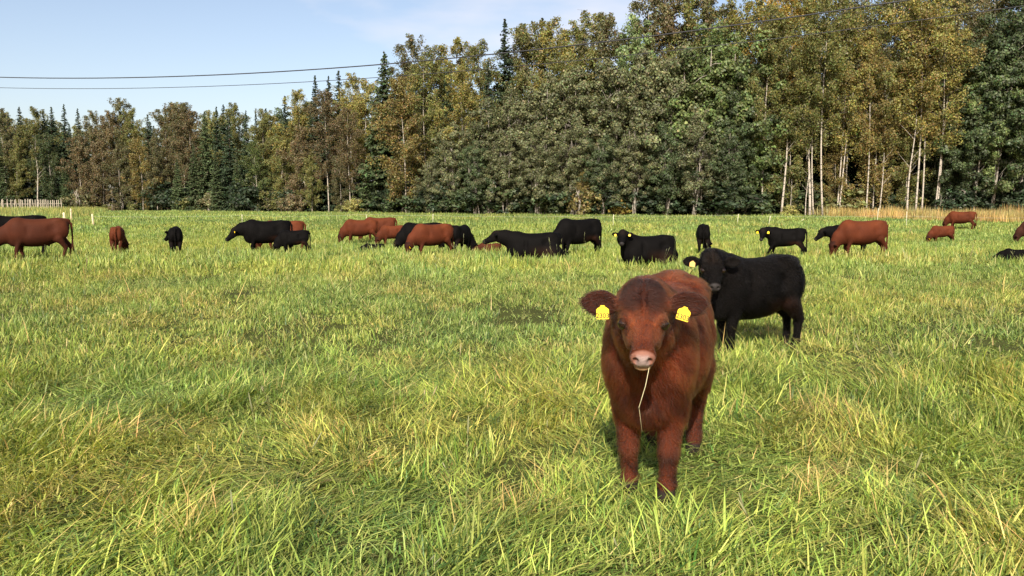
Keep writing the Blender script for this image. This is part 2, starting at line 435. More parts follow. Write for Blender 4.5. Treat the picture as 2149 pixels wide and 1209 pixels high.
def lay_dir(P): return fbm(P[:, 0] * .7, P[:, 1] * .5, 41, 2) * 14.0
def lush(P): return fbm(P[:, 0] * 1.1, P[:, 1] * .8, 61, 3)
def grow_pasture():
    def fade(A, y0, y1, rising): k = sstep(y0, y1, A[:, 1]); return A[np.random.RandomState(len(A)).rand(len(A)) < (k if rising else 1 - k)]
    rs = np.random.RandomState(4); W1 = (1, 1, 1)
    rows = []
    A = fade(jgrid(2.4, 9.5, .095, rs), 5.8, 9.5, False); rows.append((A, P_SHORT, (.8, 1.35), None, (1.0, 1.05, 1.0), 1))
    A = fade(jgrid(2.4, 9.5, .125, rs), 5.8, 9.5, False); g = lush(A); rows.append((A[g < .60], P_MAT, (.7, 1.25), lay_dir, (1.12, 1.10, 1), 2))
    A = fade(jgrid(2.4, 9.5, .16, rs), 5.8, 9.5, False); g = lush(A); rows.append((A[g > .53], P_TUFT, (.7, 1.2), None, (1.08, 1.08, 1), 3))
    A = fade(jgrid(2.4, 9.5, .30, rs), 5.8, 9.5, False); g = lush(A + 31); rows.append((A[g > .55], P_BROAD, (.7, 1.2), None, (.95, 1.08, 1.0), 5))
    A = fade(jgrid(2.4, 9.5, .20, rs), 5.8, 9.5, False); g = fbm(A[:, 0] * 1.6 + 7, A[:, 1] * 1.2, 71, 3); rows.append((A[g > .53], P_DRY, (.7, 1.25), lay_dir, (1.05, 1, 1), 6))
    A = fade(jgrid(2.4, 9.5, .42, rs), 5.8, 9.5, False); g = lush(A); rows.append((A[(g > .52) & (rs.rand(len(A)) < .5)], P_STEM, (.8, 1.15), None, W1, 7))
    A = fade(fade(jgrid(4.8, 25, .19, rs), 4.8, 8.5, True), 18, 25, False); rows.append((A, P_MID, (.75, 1.2), None, W1, 9))
    A = fade(fade(jgrid(4.8, 25, .33, rs), 4.8, 8.5, True), 18, 25, False); g = lush(A); rows.append((A[g > .45], P_MIDT, (.7, 1.15), None, (1.04, 1.02, 1), 10))
    spots = []
    for px, py, rr, k in ((1740, 1030, .16, 26), (1690, 880, .20, 16), (470, 760, .34, 26), (1060, 1080, .13, 14), (410, 1120, .12, 14), (860, 775, .22, 16), (1560, 700, .3, 14), (240, 930, .2, 14), (1950, 800, .3, 16), (700, 1010, .12, 10), (330, 640, .5, 20)):
        c = on_ground(px, py); spots.append(np.c_[c.x + rs.randn(k) * rr, c.y + rs.randn(k) * rr])
    rows.append((np.vstack(spots), P_DRY, (.8, 1.3), lay_dir, (1.12, .98, 1.0), 21))
    A = fade(jgrid(6, 24, .55, rs), 6, 9, True); g = fbm(A[:, 0] * 1.6 + 7, A[:, 1] * 1.2, 71, 3); rows.append((A[g > .55], P_DRY, (1.2, 1.9), lay_dir, W1, 11))
    A = jgrid(9, 24, 1.1, rs); rows.append((A[rs.rand(len(A)) < .5], P_STEM, (.9, 1.2), None, W1, 12))
    A = fade(jgrid(16, 52, .42, rs), 16, 23, True); rows.append((A, P_FAR, (.75, 1.2), None, (.98, .98, 1.0), 13))
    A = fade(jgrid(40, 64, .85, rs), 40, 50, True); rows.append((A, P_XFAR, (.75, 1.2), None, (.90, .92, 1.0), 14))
    scatter('pasture_grass', 'short trampled green pasture grass with yellowed patches under the herd', rows)
    A = jgrid(63, 170, 1.05, rs, 4)
    A = A[A[:, 1] < edge_y(A[:, 0]) + 5]
    shade_band = (A[:, 1] > 68) & (A[:, 1] < 74)  # strip tinted darker: the shadow along a ditch edge, painted into the grass
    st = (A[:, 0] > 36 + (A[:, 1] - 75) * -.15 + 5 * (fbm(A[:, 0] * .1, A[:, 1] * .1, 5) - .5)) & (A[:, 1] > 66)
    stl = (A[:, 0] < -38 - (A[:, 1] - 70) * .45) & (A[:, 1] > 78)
    rows = [(A[~st & ~stl & ~shade_band], P_XFAR, (.9, 1.4), None, (.84, .88, 1.0), 15), (A[shade_band & ~st], P_XFAR, (.6, 1.0), None, (.62, .70, .8), 16),
            (A[stl], P_TALL, (.8, 1.1), None, (1.0, .92, 1.1), 17)]
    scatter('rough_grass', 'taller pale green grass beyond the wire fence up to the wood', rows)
    B = A[st]; scatter('straw_grass', 'dry straw-coloured tall grass by the wood at the right', [(B, P_STRAW, (.8, 1.2), None, (.85, .76, .85), 18)])
# ------------------------------------------------------------------ cattle: one smooth body surface from blended solids
class Field:
    def __init__(s, lo, hi, h):
        s.h = h; s.lo = np.array(lo, float)
        s.n = np.ceil((np.array(hi, float) - s.lo) / h).astype(int) + 1
        s.F = np.full(s.n, 9.0, np.float32)
        s.ax = [(s.lo[i] + h * np.arange(s.n[i])).astype(np.float32) for i in range(3)]
    def sub(s, lo, hi):
        a = [int(max(0, math.floor((lo[i] - s.lo[i]) / s.h))) for i in range(3)]
        b = [int(min(s.n[i], math.ceil((hi[i] - s.lo[i]) / s.h) + 1)) for i in range(3)]
        if any(b[i] <= a[i] for i in range(3)): return None, None
        sl = tuple(slice(a[i], b[i]) for i in range(3))
        P = np.meshgrid(*[s.ax[i][sl[i]] for i in range(3)], indexing='ij')
        return sl, P
    def union(s, sl, d, k):
        a = s.F[sl]; h = np.clip(0.5 + 0.5 * (a - d) / k, 0, 1)
        s.F[sl] = a * (1 - h) + d * h - k * h * (1 - h)
    def cut(s, sl, d, k):
        a = s.F[sl]; d = -d; h = np.clip(0.5 - 0.5 * (a - d) / k, 0, 1)
        s.F[sl] = a * (1 - h) + d * h + k * h * (1 - h)
    def cone(s, a, b, r1, r2, k=0.03, side=(0, 1, 0), sq=1.0, cut=False):
        """round cone from a to b; sq > 1 makes it thinner along side"""
        a = np.asarray(a, float); b = np.asarray(b, float); R = max(r1, r2) + k * 1.2 + s.h
        sl, P = s.sub(np.minimum(a, b) - R, np.maximum(a, b) + R)
        if sl is None: return
        sd = np.asarray(side, float); sd = sd / np.linalg.norm(sd)
        p = [P[i] - np.float32(a[i]) for i in range(3)]; ba = b - a
        if sq != 1.0:
            t = (p[0] * sd[0] + p[1] * sd[1] + p[2] * sd[2]) * (sq - 1)
            p = [p[i] + t * sd[i] for i in range(3)]
            ba = ba + sd * np.dot(ba, sd) * (sq - 1)
        l2 = np.dot(ba, ba) + 1e-9
        t = np.clip((p[0] * ba[0] + p[1] * ba[1] + p[2] * ba[2]) / l2, 0, 1)
        q = np.sqrt((p[0] - t * ba[0]) ** 2 + (p[1] - t * ba[1]) ** 2 + (p[2] - t * ba[2]) ** 2)
        d = (q - (r1 + (r2 - r1) * t)) / max(1.0, sq * 0.8)
        (s.cut if cut else s.union)(sl, d.astype(np.float32), k)
    def ball(s, c, r, k=0.03, M=None, cut=False):
        """ellipsoid with radii r along the rows of M"""
        c = np.asarray(c, float); r = np.asarray(r, float); M = np.eye(3) if M is None else np.asarray(M, float)
        R = np.sqrt(((M * r[:, None]) ** 2).sum(0)) + k * 1.2 + s.h
        sl, P = s.sub(c - R, c + R)
        if sl is None: return
        p = [P[i] - np.float32(c[i]) for i in range(3)]
        q = [(p[0] * M[i][0] + p[1] * M[i][1] + p[2] * M[i][2]) for i in range(3)]
        k0 = np.sqrt((q[0] / r[0]) ** 2 + (q[1] / r[1]) ** 2 + (q[2] / r[2]) ** 2)
        k1 = np.sqrt((q[0] / r[0] ** 2) ** 2 + (q[1] / r[1] ** 2) ** 2 + (q[2] / r[2] ** 2) ** 2) + 1e-6
        d = k0 * (k0 - 1) / k1
        (s.cut if cut else s.union)(sl, d.astype(np.float32), k)
    def loft(s, prof, k=0.05, n=2.3, nb=2.3):
        """trunk along x: prof rows are x, top, bottom, half width"""
        pr = np.array(prof, float); xs = pr[:, 0]
        # smooth the profile with a fine cubic sampling
        def cub(x, v):
            m = np.gradient(v, xs); i = np.clip(np.searchsorted(xs, x) - 1, 0, len(xs) - 2)
            h = xs[i + 1] - xs[i]; t = (x - xs[i]) / h
            return (2 * t ** 3 - 3 * t ** 2 + 1) * v[i] + (t ** 3 - 2 * t ** 2 + t) * h * m[i] + (-2 * t ** 3 + 3 * t ** 2) * v[i + 1] + (t ** 3 - t ** 2) * h * m[i + 1]
        w = pr[:, 3].max() + 0.1
        sl, P = s.sub((xs[0] - 0.15, -w, pr[:, 2].min() - 0.15), (xs[-1] + 0.15, w, pr[:, 1].max() + 0.15))
        x = s.ax[0][sl[0]]; xc = np.clip(x, xs[0], xs[-1])
        tp, bt, hw = (cub(xc, pr[:, i]).astype(np.float32)[:, None, None] for i in (1, 2, 3))
        zc = bt + (tp - bt) * 0.46
        up = P[2] > zc
        hh = np.where(up, tp - zc, zc - bt)
        e = np.where(up, np.float32(n), np.float32(nb))
        r = ((np.abs(P[1]) / hw) ** e + (np.abs(P[2] - zc) / hh) ** e) ** (1 / e)
        d = (r - 1) * np.minimum(hw, hh)
        dx = np.maximum(np.maximum(xs[0] - P[0], P[0] - xs[-1]), 0)
        d = np.where(dx > 0, np.hypot(np.maximum(d, 0), dx), d)
        s.union(sl, d.astype(np.float32), k)
    def mesh(s, smooth=2):
        F = s.F; ins = F < 0
        n = F.shape
        c = np.zeros(tuple(i - 1 for i in n), np.int8)
        for dx in (0, 1):
            for dy in (0, 1):
                for dz in (0, 1):
                    c += ins[dx:n[0] - 1 + dx, dy:n[1] - 1 + dy, dz:n[2] - 1 + dz]
        act = np.argwhere((c > 0) & (c < 8))
        idx = np.full(c.shape, -1, np.int32); idx[tuple(act.T)] = np.arange(len(act))
        acc = np.zeros((len(act), 3)); cnt = np.zeros(len(act))
        corners = [(a, b, e) for a in (0, 1) for b in (0, 1) for e in (0, 1)]
        cv = {q: F[act[:, 0] + q[0], act[:, 1] + q[1], act[:, 2] + q[2]].astype(float) for q in corners}
        for q in corners:
            for ax in range(3):
                if q[ax] == 0:
                    q2 = tuple(1 if i == ax else q[i] for i in range(3))
                    a, b = cv[q], cv[q2]; m = (a < 0) != (b < 0)
                    t = np.where(m, a / np.where(m, a - b, 1), 0)
                    p = np.tile(np.array(q, float), (len(act), 1)); p[:, ax] += t
                    acc[m] += p[m]; cnt[m] += 1
        V = s.lo + (act + acc / cnt[:, None]) * s.h
        Q = []
        for ax in range(3):
            sl0 = [slice(1, n[i] - 1) for i in range(3)]; sl0[ax] = slice(0, n[ax] - 1)
            sl1 = list(sl0); sl1[ax] = slice(1, n[ax])
            a = ins[tuple(sl0)]; b = ins[tuple(sl1)]
            e = np.argwhere(a != b); 
            if not len(e): continue
            off = np.array([0 if i == ax else 1 for i in range(3)]); e = e + off
            sgn = ins[tuple(e.T)]
            o1, o2 = [i for i in range(3) if i != ax]
            if ax == 1: o1, o2 = o2, o1
            def g(u, v):
                f = e.copy(); f[:, o1] -= u; f[:, o2] -= v; return idx[tuple(f.T)]
            quad = np.stack([g(1, 1), g(0, 1), g(0, 0), g(1, 0)], 1)
            quad[~sgn] = quad[~sgn][:, ::-1]
            Q.append(quad)
        Q = np.vstack(Q)
        Q = Q[(Q >= 0).all(1)]
        E = np.vstack([Q[:, [0, 1]], Q[:, [1, 2]], Q[:, [2, 3]], Q[:, [3, 0]]])
        for it in range(smooth * 2):
            A = np.zeros_like(V); m = np.zeros(len(V))
            for i in range(3):
                A[:, i] = np.bincount(E[:, 0], V[E[:, 1], i], len(V)) + np.bincount(E[:, 1], V[E[:, 0], i], len(V))
            m = np.bincount(E[:, 0], minlength=len(V)) + np.bincount(E[:, 1], minlength=len(V))
            L = A / np.maximum(m, 1)[:, None] - V
            V = V + L * (0.5 if it % 2 == 0 else -0.45)
        return V, Q

def rotz(a):
    c, s_ = math.cos(a), math.sin(a); return np.array([[c, -s_, 0], [s_, c, 0], [0, 0, 1]])

def build_body(calf=False, pose='stand', neck_el=None, neck_yaw=0.0, head_pitch=None, head_yaw=None, head_roll=0.0, front=(0, 0), hind=(0, 0),
               h=0.022, ear_up=0.0, wide=1.0, neck_len=None, fine=False, tail_bend=0.0, head_w=1.0, ear_len=1.0, head_s=1.0, muz_w=1.0, belly=None, leg=1.0, chest_w=1.0, deep=None, knee=.36, stance=1.0, hump=False, keel=2.1, breast=1.0):
    """a head of cattle 1.3 m at the withers, nose towards +x. Returns mesh arrays plus the head frame"""
    lie = pose == 'lie'; graze = pose == 'graze'
    zb = belly if belly is not None else (0.06 if calf else 0.0)      # calves: shallower belly
    wd = (0.86 if calf else 1.0) * wide
    prof = [(-0.80, 1.16, 0.96, .10), (-0.73, 1.25, 0.80, .20), (-0.55, 1.305, 0.70 + zb, .275), (-0.25, 1.285, 0.585 + zb, .325),
            (0.05, 1.27, 0.545 + zb, .345), (0.35, 1.285, 0.555 + zb * .6, .305 * chest_w), (0.55, 1.31, 0.585, .25 * chest_w), (0.72, 1.22, 0.63, .19 * chest_w), (0.83, 1.07, 0.72, .11 * chest_w)]
    dp = (.09 if deep is None else deep)
    prof = [(x if x < .5 else .5 + (x - .5) * breast, t, b, w) for x, t, b, w in prof]
    prof = [(x, t, b - dp * float(sstep(-.85, -.35, x)) * (1 - .45 * float(sstep(.6, .85, x))), w) for x, t, b, w in prof]
    if calf: prof = [(x * 0.90, t, b, w) for x, t, b, w in prof]
    xf = 0.90 if calf else 1.0
    drop = 0.0
    if lie:
        drop = 0.50 - dp + zb * 0.6
        prof = [(x, t - drop, b - drop, w * 1.12) for x, t, b, w in prof]
    prof = [(x, t, b, w * wd) for x, t, b, w in prof]
    hs = (1.12 if calf else 1.0) * head_s
    HL = 0.50 * hs
    if neck_el is None: neck_el = -48 if graze else 38
    if head_pitch is None: head_pitch = -80 if graze else -42
    if head_yaw is None: head_yaw = neck_yaw
    NL = neck_len or (0.66 if graze else 0.56)
    if calf: NL *= 0.95
    B = np.array([0.60 * xf, 0, (0.98 if graze else 1.03) - drop])
    el, ny = math.radians(neck_el), math.radians(neck_yaw)
    mid = B + NL * 0.5 * np.array([math.cos(el) * math.cos(ny * .6), math.cos(el) * math.sin(ny * .6), math.sin(el)])
    Pp = mid + NL * 0.5 * np.array([math.cos(el) * math.cos(ny * 1.3), math.cos(el) * math.sin(ny * 1.3), math.sin(el)])
    hy, hp = math.radians(head_yaw), math.radians(head_pitch)
    f = np.array([math.cos(hp) * math.cos(hy), math.cos(hp) * math.sin(hy), math.sin(hp)])
    sd = np.array([-math.sin(hy), math.cos(hy), 0.0])
    u = np.cross(f, sd)
    hr = math.radians(head_roll); sd, u = sd * math.cos(hr) + u * math.sin(hr), u * math.cos(hr) - sd * math.sin(hr)
    org = Pp + u * 0.06 * hs
    def H(a, b, c): return org + HL * (a * f + b * sd + c * u)
    MH = np.stack([f, sd, u])
    lo = np.array([-1.02 * xf, -0.50, -0.02]); hi = np.array([1.0, 0.50, 1.42 - drop])
    for q in (H(1.1, 0, -.4), H(1.1, 0, 0), H(-.1, .62, 0), H(-.1, -.62, 0), H(0, 0, .2), H(.3, 0, -.6), H(.1, .6, -.3), H(.1, -.6, -.3)):
        lo = np.minimum(lo, q - 0.08); hi = np.maximum(hi, q + 0.08)
    S = Field(lo, hi, h)
    S.loft(prof, 0.05, 2.3, keel)
    # hip bones, tail head, withers, brisket
    if hump: S.ball((-0.58 * xf, 0, 1.235 - drop), (.20, .07, .085), 0.12)
    S.ball((-0.50 * xf, 0.17 * wd, 1.22 - drop), (.12, .08, .07), 0.08); S.ball((-0.50 * xf, -0.17 * wd, 1.22 - drop), (.12, .08, .07), 0.08)
    S.ball((-0.74 * xf, 0, 1.22 - drop), (.10, .07, .06), 0.06)
    S.ball(((.5 + .12 * breast) * xf, 0, 0.72 - dp * .9 - drop + (0.06 if lie else 0)), (.18 * breast, .15, .16), 0.10)
    for g in (1, -1):
        S.ball((-.36 * xf, .37 * wd * g, 1.02 - drop), (.13, .09, .13), 0.10, cut=True)       # hollow flank
        S.ball((.30 * xf, .37 * wd * g, .98 - drop), (.05, .07, .22), 0.08, cut=True)        # behind the shoulder
    # neck
    sdn = np.array([-math.sin(ny), math.cos(ny), 0])
    S.cone(B + (-.05, 0, 0), mid, .28, .225, 0.10, (0, 1, 0), 1.45)
    S.cone(mid, Pp + u * -.05 * hs + f * .03, .22, .175 * hs, 0.08, sdn, 1.35)
    S.cone(B + (0.02, 0, -.16), mid + (0, 0, -.06), .16, .12, 0.08, (0, 1, 0), 1.3)
    # head
    W = head_w
    S.ball(H(.13, 0, -.13), HL * np.array([.20, .205 * W, .20]), 0.04 * hs, MH)
    Z = muz_w
    S.ball(H(.32, 0, -.15), HL * np.array([.25, .205 * W, .165]), 0.04 * hs, MH)
    S.cone(H(.38, 0, -.16), H(.84, 0, -.165), .155 * HL, .118 * HL, 0.030 * hs, sd, 0.98 / Z)
    S.ball(H(.90, 0, -.18), HL * np.array([.120, .150 * Z, .135]), 0.025 * hs, MH)
    S.cone(H(.30, 0, -.34), H(.80, 0, -.285), .14 * HL, .095 * HL, 0.04 * hs, sd, 0.95 / Z)
    for g in (1, -1):
        S.ball(H(.40, .112 * W * g, -.29), HL * np.array([.26, .085, .15]), 0.04 * hs, MH)
        S.ball(H(.37, .150 * W * g, -.065), HL * np.array([.085, .055, .05]), 0.02 * hs, MH)
        S.ball(H(.52, .12 * (W + Z) * .5 * g, -.20), HL * np.array([.16, .04, .05]), 0.03 * hs, MH)
    S.ball(H(.915, 0, -.312), HL * np.array([.085, .105 * Z, .045]), 0.02 * hs, MH)
    ears, eyes = [], []
    for g in (1, -1):
        base = H(.115, .175 * W * g, -.115)
        out = sd * g * 0.94 + (u * .72 - f * .7) * (0.02 + ear_up) - (f * .7 + u * .7) * .12; out /= np.linalg.norm(out)
        fw = f * 0.62 + u * 0.62 + sd * g * 0.25; fw -= out * np.dot(fw, out); fw /= np.linalg.norm(fw)
        wv = np.cross(out, fw)
        EL = 0.44 * HL * ear_len; th = max(0.045 * HL, h * 0.9)
        tip = base + out * EL
        cen = base + out * EL * .56 - wv * g * 0.0
        S.cone(base - out * .02, base + out * EL * .3, .06 * HL, .075 * HL, 0.02 * hs, fw, 1.2)
        S.ball(cen, (EL * .46, EL * .30, th), 0.012, np.stack([out, wv, fw]))
        S.cone(cen, tip + wv * g * 0.0, EL * .27, EL * .05, 0.012, fw, EL * .27 / th)
        if h < 0.016:
            S.ball(cen + fw * th * 1.35 + out * EL * .05, (EL * .42, EL * .245, th * 1.25), 0.008, np.stack([out, wv, fw]), cut=True)
        ears.append((base, out, fw, wv, EL, th))
        e = H(.405, .188 * W * g, -.125)
        if h < 0.016:
            S.ball(e + sd * g * .012, HL * np.array([.052, .03, .032]), 0.012, MH, cut=True)
        eyes.append((H(.41, .168 * W * g, -.122), sd * g))
    if h < 0.016:
        for g in (1, -1):
            S.ball(H(.995, .080 * Z * g, -.155), HL * np.array([.06, .030, .045]), 0.010, np.stack([f, sd * .85 + u * .5 * g, u * .85 - sd * .5 * g]), cut=True)
        S.ball(H(.97, 0, -.272), HL * np.array([.10, .14 * Z, .010]), 0.010, MH, cut=True)
    # legs
    if not lie:
        for g, fx, hx in ((1, front[0], hind[0]), (-1, front[1], hind[1])):
            el_ = (.40 - knee) * 1.0; hk = 0
            el_ = (.40 - knee) * .8; hk = (.40 - knee) * .9
            y = 0.17 * wd * g * stance
            ys = .165 * wd * g
            S.ball((.54 * xf, ys, 0.93), (.17, .115, .26), 0.11)
            S.cone((.54 * xf, ys * .95, .84), (.48 * xf + fx * .2, y, .68 - el_), .125 * leg, .09 * leg, 0.09, (0, 1, 0), 1.3)
            S.cone((.48 * xf + fx * .2, y, .68 - el_), (.53 * xf + fx * .6, y * .95, knee + .02), .088 * leg, .058 * leg, 0.04)
            S.ball((.535 * xf + fx * .6, y * .95, knee), (.057 * leg, .054 * leg, .075), 0.02)
            S.cone((.53 * xf + fx * .6, y * .95, knee - .01), (.52 * xf + fx, y * .92, .37 * knee), .048 * leg, .042 * leg, 0.02)
            S.ball((.525 * xf + fx, y * .92, .34 * knee), (.052 * leg, .05 * leg, .05), 0.02)
            S.cone((.525 * xf + fx, y * .92, .33 * knee), (.565 * xf + fx, y * .92, .035), .045, .060, 0.015)
            yh = 0.185 * wd * g
            S.ball((-.58 * xf, yh * .9, .93), (.21, .115, .27), 0.07)
            S.cone((-.52 * xf, yh, .88), (-.50 * xf + hx * .3, yh * 1.05, .70 - hk * .5), .15, .115 * leg, 0.05, (0, 1, 0), 1.25)
            S.cone((-.54 * xf + hx * .3, yh * 1.05, .72 - hk * .5), (-.74 * xf + hx * .7, yh, .47 - hk), .115 * leg, .062 * leg, 0.04)
            S.ball((-.755 * xf + hx * .7, yh, .47 - hk), (.06 * leg, .045 * leg, .075), 0.02)
            S.cone((-.745 * xf + hx * .7, yh, .46 - hk), (-.71 * xf + hx, yh * .97, .15), .052 * leg, .044 * leg, 0.02)
            S.ball((-.705 * xf + hx, yh * .97, .135), (.054 * leg, .05 * leg, .05), 0.02)
            S.cone((-.705 * xf + hx, yh * .97, .13), (-.655 * xf + hx, yh * .97, .035), .045, .060, 0.015)
    else:
        for g in (1, -1):
            S.ball((-.50 * xf, .27 * wd * g, .30), (.33, .15, .25), 0.06)                 # folded thigh
            S.cone((-.20, .34 * wd * g, .12), (-.62, .36 * wd * g, .07), .075, .055, 0.04)
            S.cone((-.62, .36 * wd * g, .07), (-.25, .40 * wd * g, .05), .055, .05, 0.03)
            S.ball((.50 * xf, .20 * wd * g, .32), (.19, .11, .26), 0.06)                  # folded foreleg
            S.cone((.50, .21 * wd * g, .20), (.74, .20 * wd * g, .08), .085, .065, 0.04)
            S.cone((.74, .20 * wd * g, .07), (.48, .15 * wd * g, .05), .058, .045, 0.03)
    # tail
    zt = 1.215 - drop
    tl = [(-.77 * xf, 0, zt), (-.86 * xf, 0, zt - .10), (-.875 * xf, tail_bend * .3, max(.12, zt - .45)), (-.865 * xf, tail_bend, max(.10, zt - .70)), (-.865 * xf, tail_bend, max(.08, zt - .88))]
    rr = [.045, .034, .026, .026, .045]
    for i in range(4): S.cone(tl[i], tl[i + 1], max(rr[i], h * 1.1), max(rr[i + 1], h * 1.1), 0.02)
    V, Q = S.mesh(2)
    return dict(V=V, Q=Q, org=org, f=f, sd=sd, u=u, HL=HL, ears=ears, eyes=eyes, hs=hs, W=W, lie=lie, drop=drop, knee=knee)

RED, DARKRED, BLACK = (0.070, 0.0168, 0.0060), (0.046, 0.0118, 0.0050), (0.0026, 0.0023, 0.0023)

def body_colour(D, base, seed=0, hero=False):
    V = D['V']; n = len(V); rs = np.random.RandomState(seed)
    c = np.tile(np.array(base, float), (n, 1))
    bn = fbm(V[:, 0] * 3 + seed, V[:, 2] * 3 + V[:, 1] * 2, seed, 3)
    c *= (0.70 + 0.6 * bn)[:, None]
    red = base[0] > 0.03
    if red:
        top_lit = (sstep(.95, 1.28, V[:, 2] + D['drop']) * (.35 + .65 * bn))[:, None] * .55  # bleached back, with sunlight on top also put into the coat colour
        c = c * (1 - top_lit) + np.array(base) * np.array([1.75, 2.0, 1.8]) * top_lit
        c *= (1 - .35 * sstep(.85, .55, V[:, 2] + D['drop']))[:, None]  # shade of the lower body painted into the coat
    R = V - D['org']; HL = D['HL']
    a, b, z = (R @ D['f']) / HL, (R @ D['sd']) / HL, (R @ D['u']) / HL
    def blend(m, col):
        m = np.clip(m, 0, 1)[:, None]; c[:] = c * (1 - m) + np.array(col) * m
    inhead = (a > -0.2) & (a < 1.15) & (np.abs(b) < .8) & (z > -.6) & (z < .3)
    hd = inhead.astype(float)
    gloss = np.zeros(n)
    if hero: c *= (1 - .38 * hd * sstep(.05, .2, a))[:, None]
    if red:
        # darker crown and ears, tan brow streaks, pink-grey nose
        blend(hd * sstep(.40, .14, np.abs(b) + a * .25) * sstep(.46, .18, a) * sstep(-.25, -.08, z) * .92, (0.016, 0.0042, 0.0024))
        blend(hd * sstep(.27, .36, np.abs(b)) * sstep(.42, .3, a) * .9, (0.020, 0.0055, 0.0032))
        if hero:
            st = np.exp(-((np.abs(b) - .165 + (a - .35) * .25) / .035) ** 2) * sstep(.14, .24, a) * sstep(.56, .44, a) * sstep(-.22, -.1, z)
            blend(hd * st * .75, (0.21, 0.064, 0.024))
            br = np.exp(-((np.abs(b) - .07) / .06) ** 2) * sstep(.50, .58, a) * sstep(.80, .70, a) * sstep(-.2, -.08, z)
            blend(hd * br * .4, (0.14, 0.042, 0.018))
            blend(hd * sstep(.10, .14, np.abs(b)) * sstep(.45, .58, a) * sstep(.85, .70, a) * .3, (0.12, 0.042, 0.013))
            blend(hd * sstep(.90, .95, a) * sstep(-.15, -.32, z) * 0.3, (0.05, 0.02, 0.012))
        nose = hd * sstep(.895, .935, a) * sstep(-.29, -.255, z)
        blend(nose * .95, (0.21, 0.095, 0.066) if hero else (.25, .12, .09))
        pad = hd * sstep(.93, .975, a) * sstep(.10, .055, np.abs(b)) * sstep(-.275, -.25, z) * sstep(-.05, -.10, z)
        blend(pad * .85, (0.30, 0.235, 0.22))
        gloss += pad * .6 + nose * .25
        blend(hd * sstep(.86, .92, a) * sstep(-.27, -.285, z) * sstep(-.36, -.33, z) * .7, (0.33, 0.20, 0.10))
        blend(hd * np.exp(-((np.abs(b) - .080) / .03) ** 2 - ((z + .15) / .035) ** 2) * sstep(.90, .96, a) * 0.8, (0.03, 0.012, 0.01))
    else:
        blend(hd * sstep(.91, .95, a) * sstep(-.29, -.25, z) * .5, (0.05, 0.045, 0.045))
        gloss += hd * sstep(.92, .96, a) * sstep(-.29, -.25, z) * .6
        blend(hd * sstep(.3, .05, np.abs(b)) * sstep(.45, .2, a) * .30, (0.022, 0.014, 0.010))
        if not D['lie']:
            blend(np.exp(-((V[:, 0] + .32) / .22) ** 2) * sstep(.80, .66, V[:, 2]) * sstep(.40, .50, V[:, 2]) * .55, (0.035, 0.014, 0.008))
    for e_, _s in D['eyes']:
        blend(np.exp(-(np.linalg.norm(V - e_, axis=1) / (.075 * HL)) ** 2) * .8, (0.018, 0.007, 0.004) if red else (0.003, 0.003, 0.003))
    # hooves and darker lower legs
    if not D['lie']:
        leg = sstep(.52, .30, V[:, 2]) * (1 - hd)
        if red: blend(leg * .25, (0.07, 0.022, 0.012))
        if red and hero:
            blend(np.exp(-((V[:, 2] - D['knee'] + .035) / .040) ** 2) * (V[:, 0] > .2) * sstep(.50, .56, V[:, 0]) * .85 * (1 - hd), (0.020, 0.008, 0.006))
        blend(sstep(.095, .075, V[:, 2]) * (1 - hd), (0.02, 0.015, 0.012))
    else:
        if not red: blend(sstep(.55, .25, V[:, 2]) * sstep(.3, -.1, V[:, 0]) * sstep(-.7, -.35, V[:, 0]) * .35, (0.032, 0.015, 0.010))
    return c, gloss

def coat_material(name, rough, sheen, spec=0.25):
    m, n, l, out = material(name)
    b = n.new('ShaderNodeBsdfPrincipled')
    a = n.new('ShaderNodeAttribute'); a.attribute_name = 'col'
    g = n.new('ShaderNodeAttribute'); g.attribute_name = 'gloss'
    tc = n.new('ShaderNodeTexCoord'); mp = n.new('ShaderNodeMapping'); mp.inputs['Scale'].default_value = (14, 30, 60)
    t = n.new('ShaderNodeTexNoise'); t.inputs['Scale'].default_value = 2.2; t.inputs['Detail'].default_value = 6; t.inputs['Roughness'].default_value = 0.65
    l.new(tc.outputs['Object'], mp.inputs['Vector']); l.new(mp.outputs[0], t.inputs['Vector'])
    mr = n.new('ShaderNodeMapRange'); mr.inputs['To Min'].default_value = 0.62; mr.inputs['To Max'].default_value = 1.38
    l.new(t.outputs['Fac'], mr.inputs['Value'])
    mx = n.new('ShaderNodeMix'); mx.data_type = 'RGBA'; mx.blend_type = 'MULTIPLY'; mx.inputs['Factor'].default_value = 1
    l.new(a.outputs['Color'], mx.inputs['A']); l.new(mr.outputs[0], mx.inputs['B'])
    l.new(mx.outputs['Result'], b.inputs['Base Color'])
    rg = n.new('ShaderNodeMath'); rg.operation = 'MULTIPLY_ADD'; rg.inputs[1].default_value = -0.55; rg.inputs[2].default_value = rough
    l.new(g.outputs['Fac'], rg.inputs[0]); l.new(rg.outputs[0], b.inputs['Roughness'])
    b.inputs['Specular IOR Level'].default_value = spec
    b.inputs['Sheen Weight'].default_value = sheen; b.inputs['Sheen Roughness'].default_value = 0.5
    l.new(mx.outputs['Result'], b.inputs['Sheen Tint'])
    bp = n.new('ShaderNodeBump'); bp.inputs['Strength'].default_value = 0.35; bp.inputs['Distance'].default_value = 0.01
    l.new(t.outputs['Fac'], bp.inputs['Height']); l.new(bp.outputs[0], b.inputs['Normal'])
    l.new(b.outputs[0], out.inputs['Surface'])
    return m
M_RED = coat_material('red_coat', 0.75, 0.03, 0.12)
M_BLACK = coat_material('black_coat', 0.75, 0.0, 0.06)

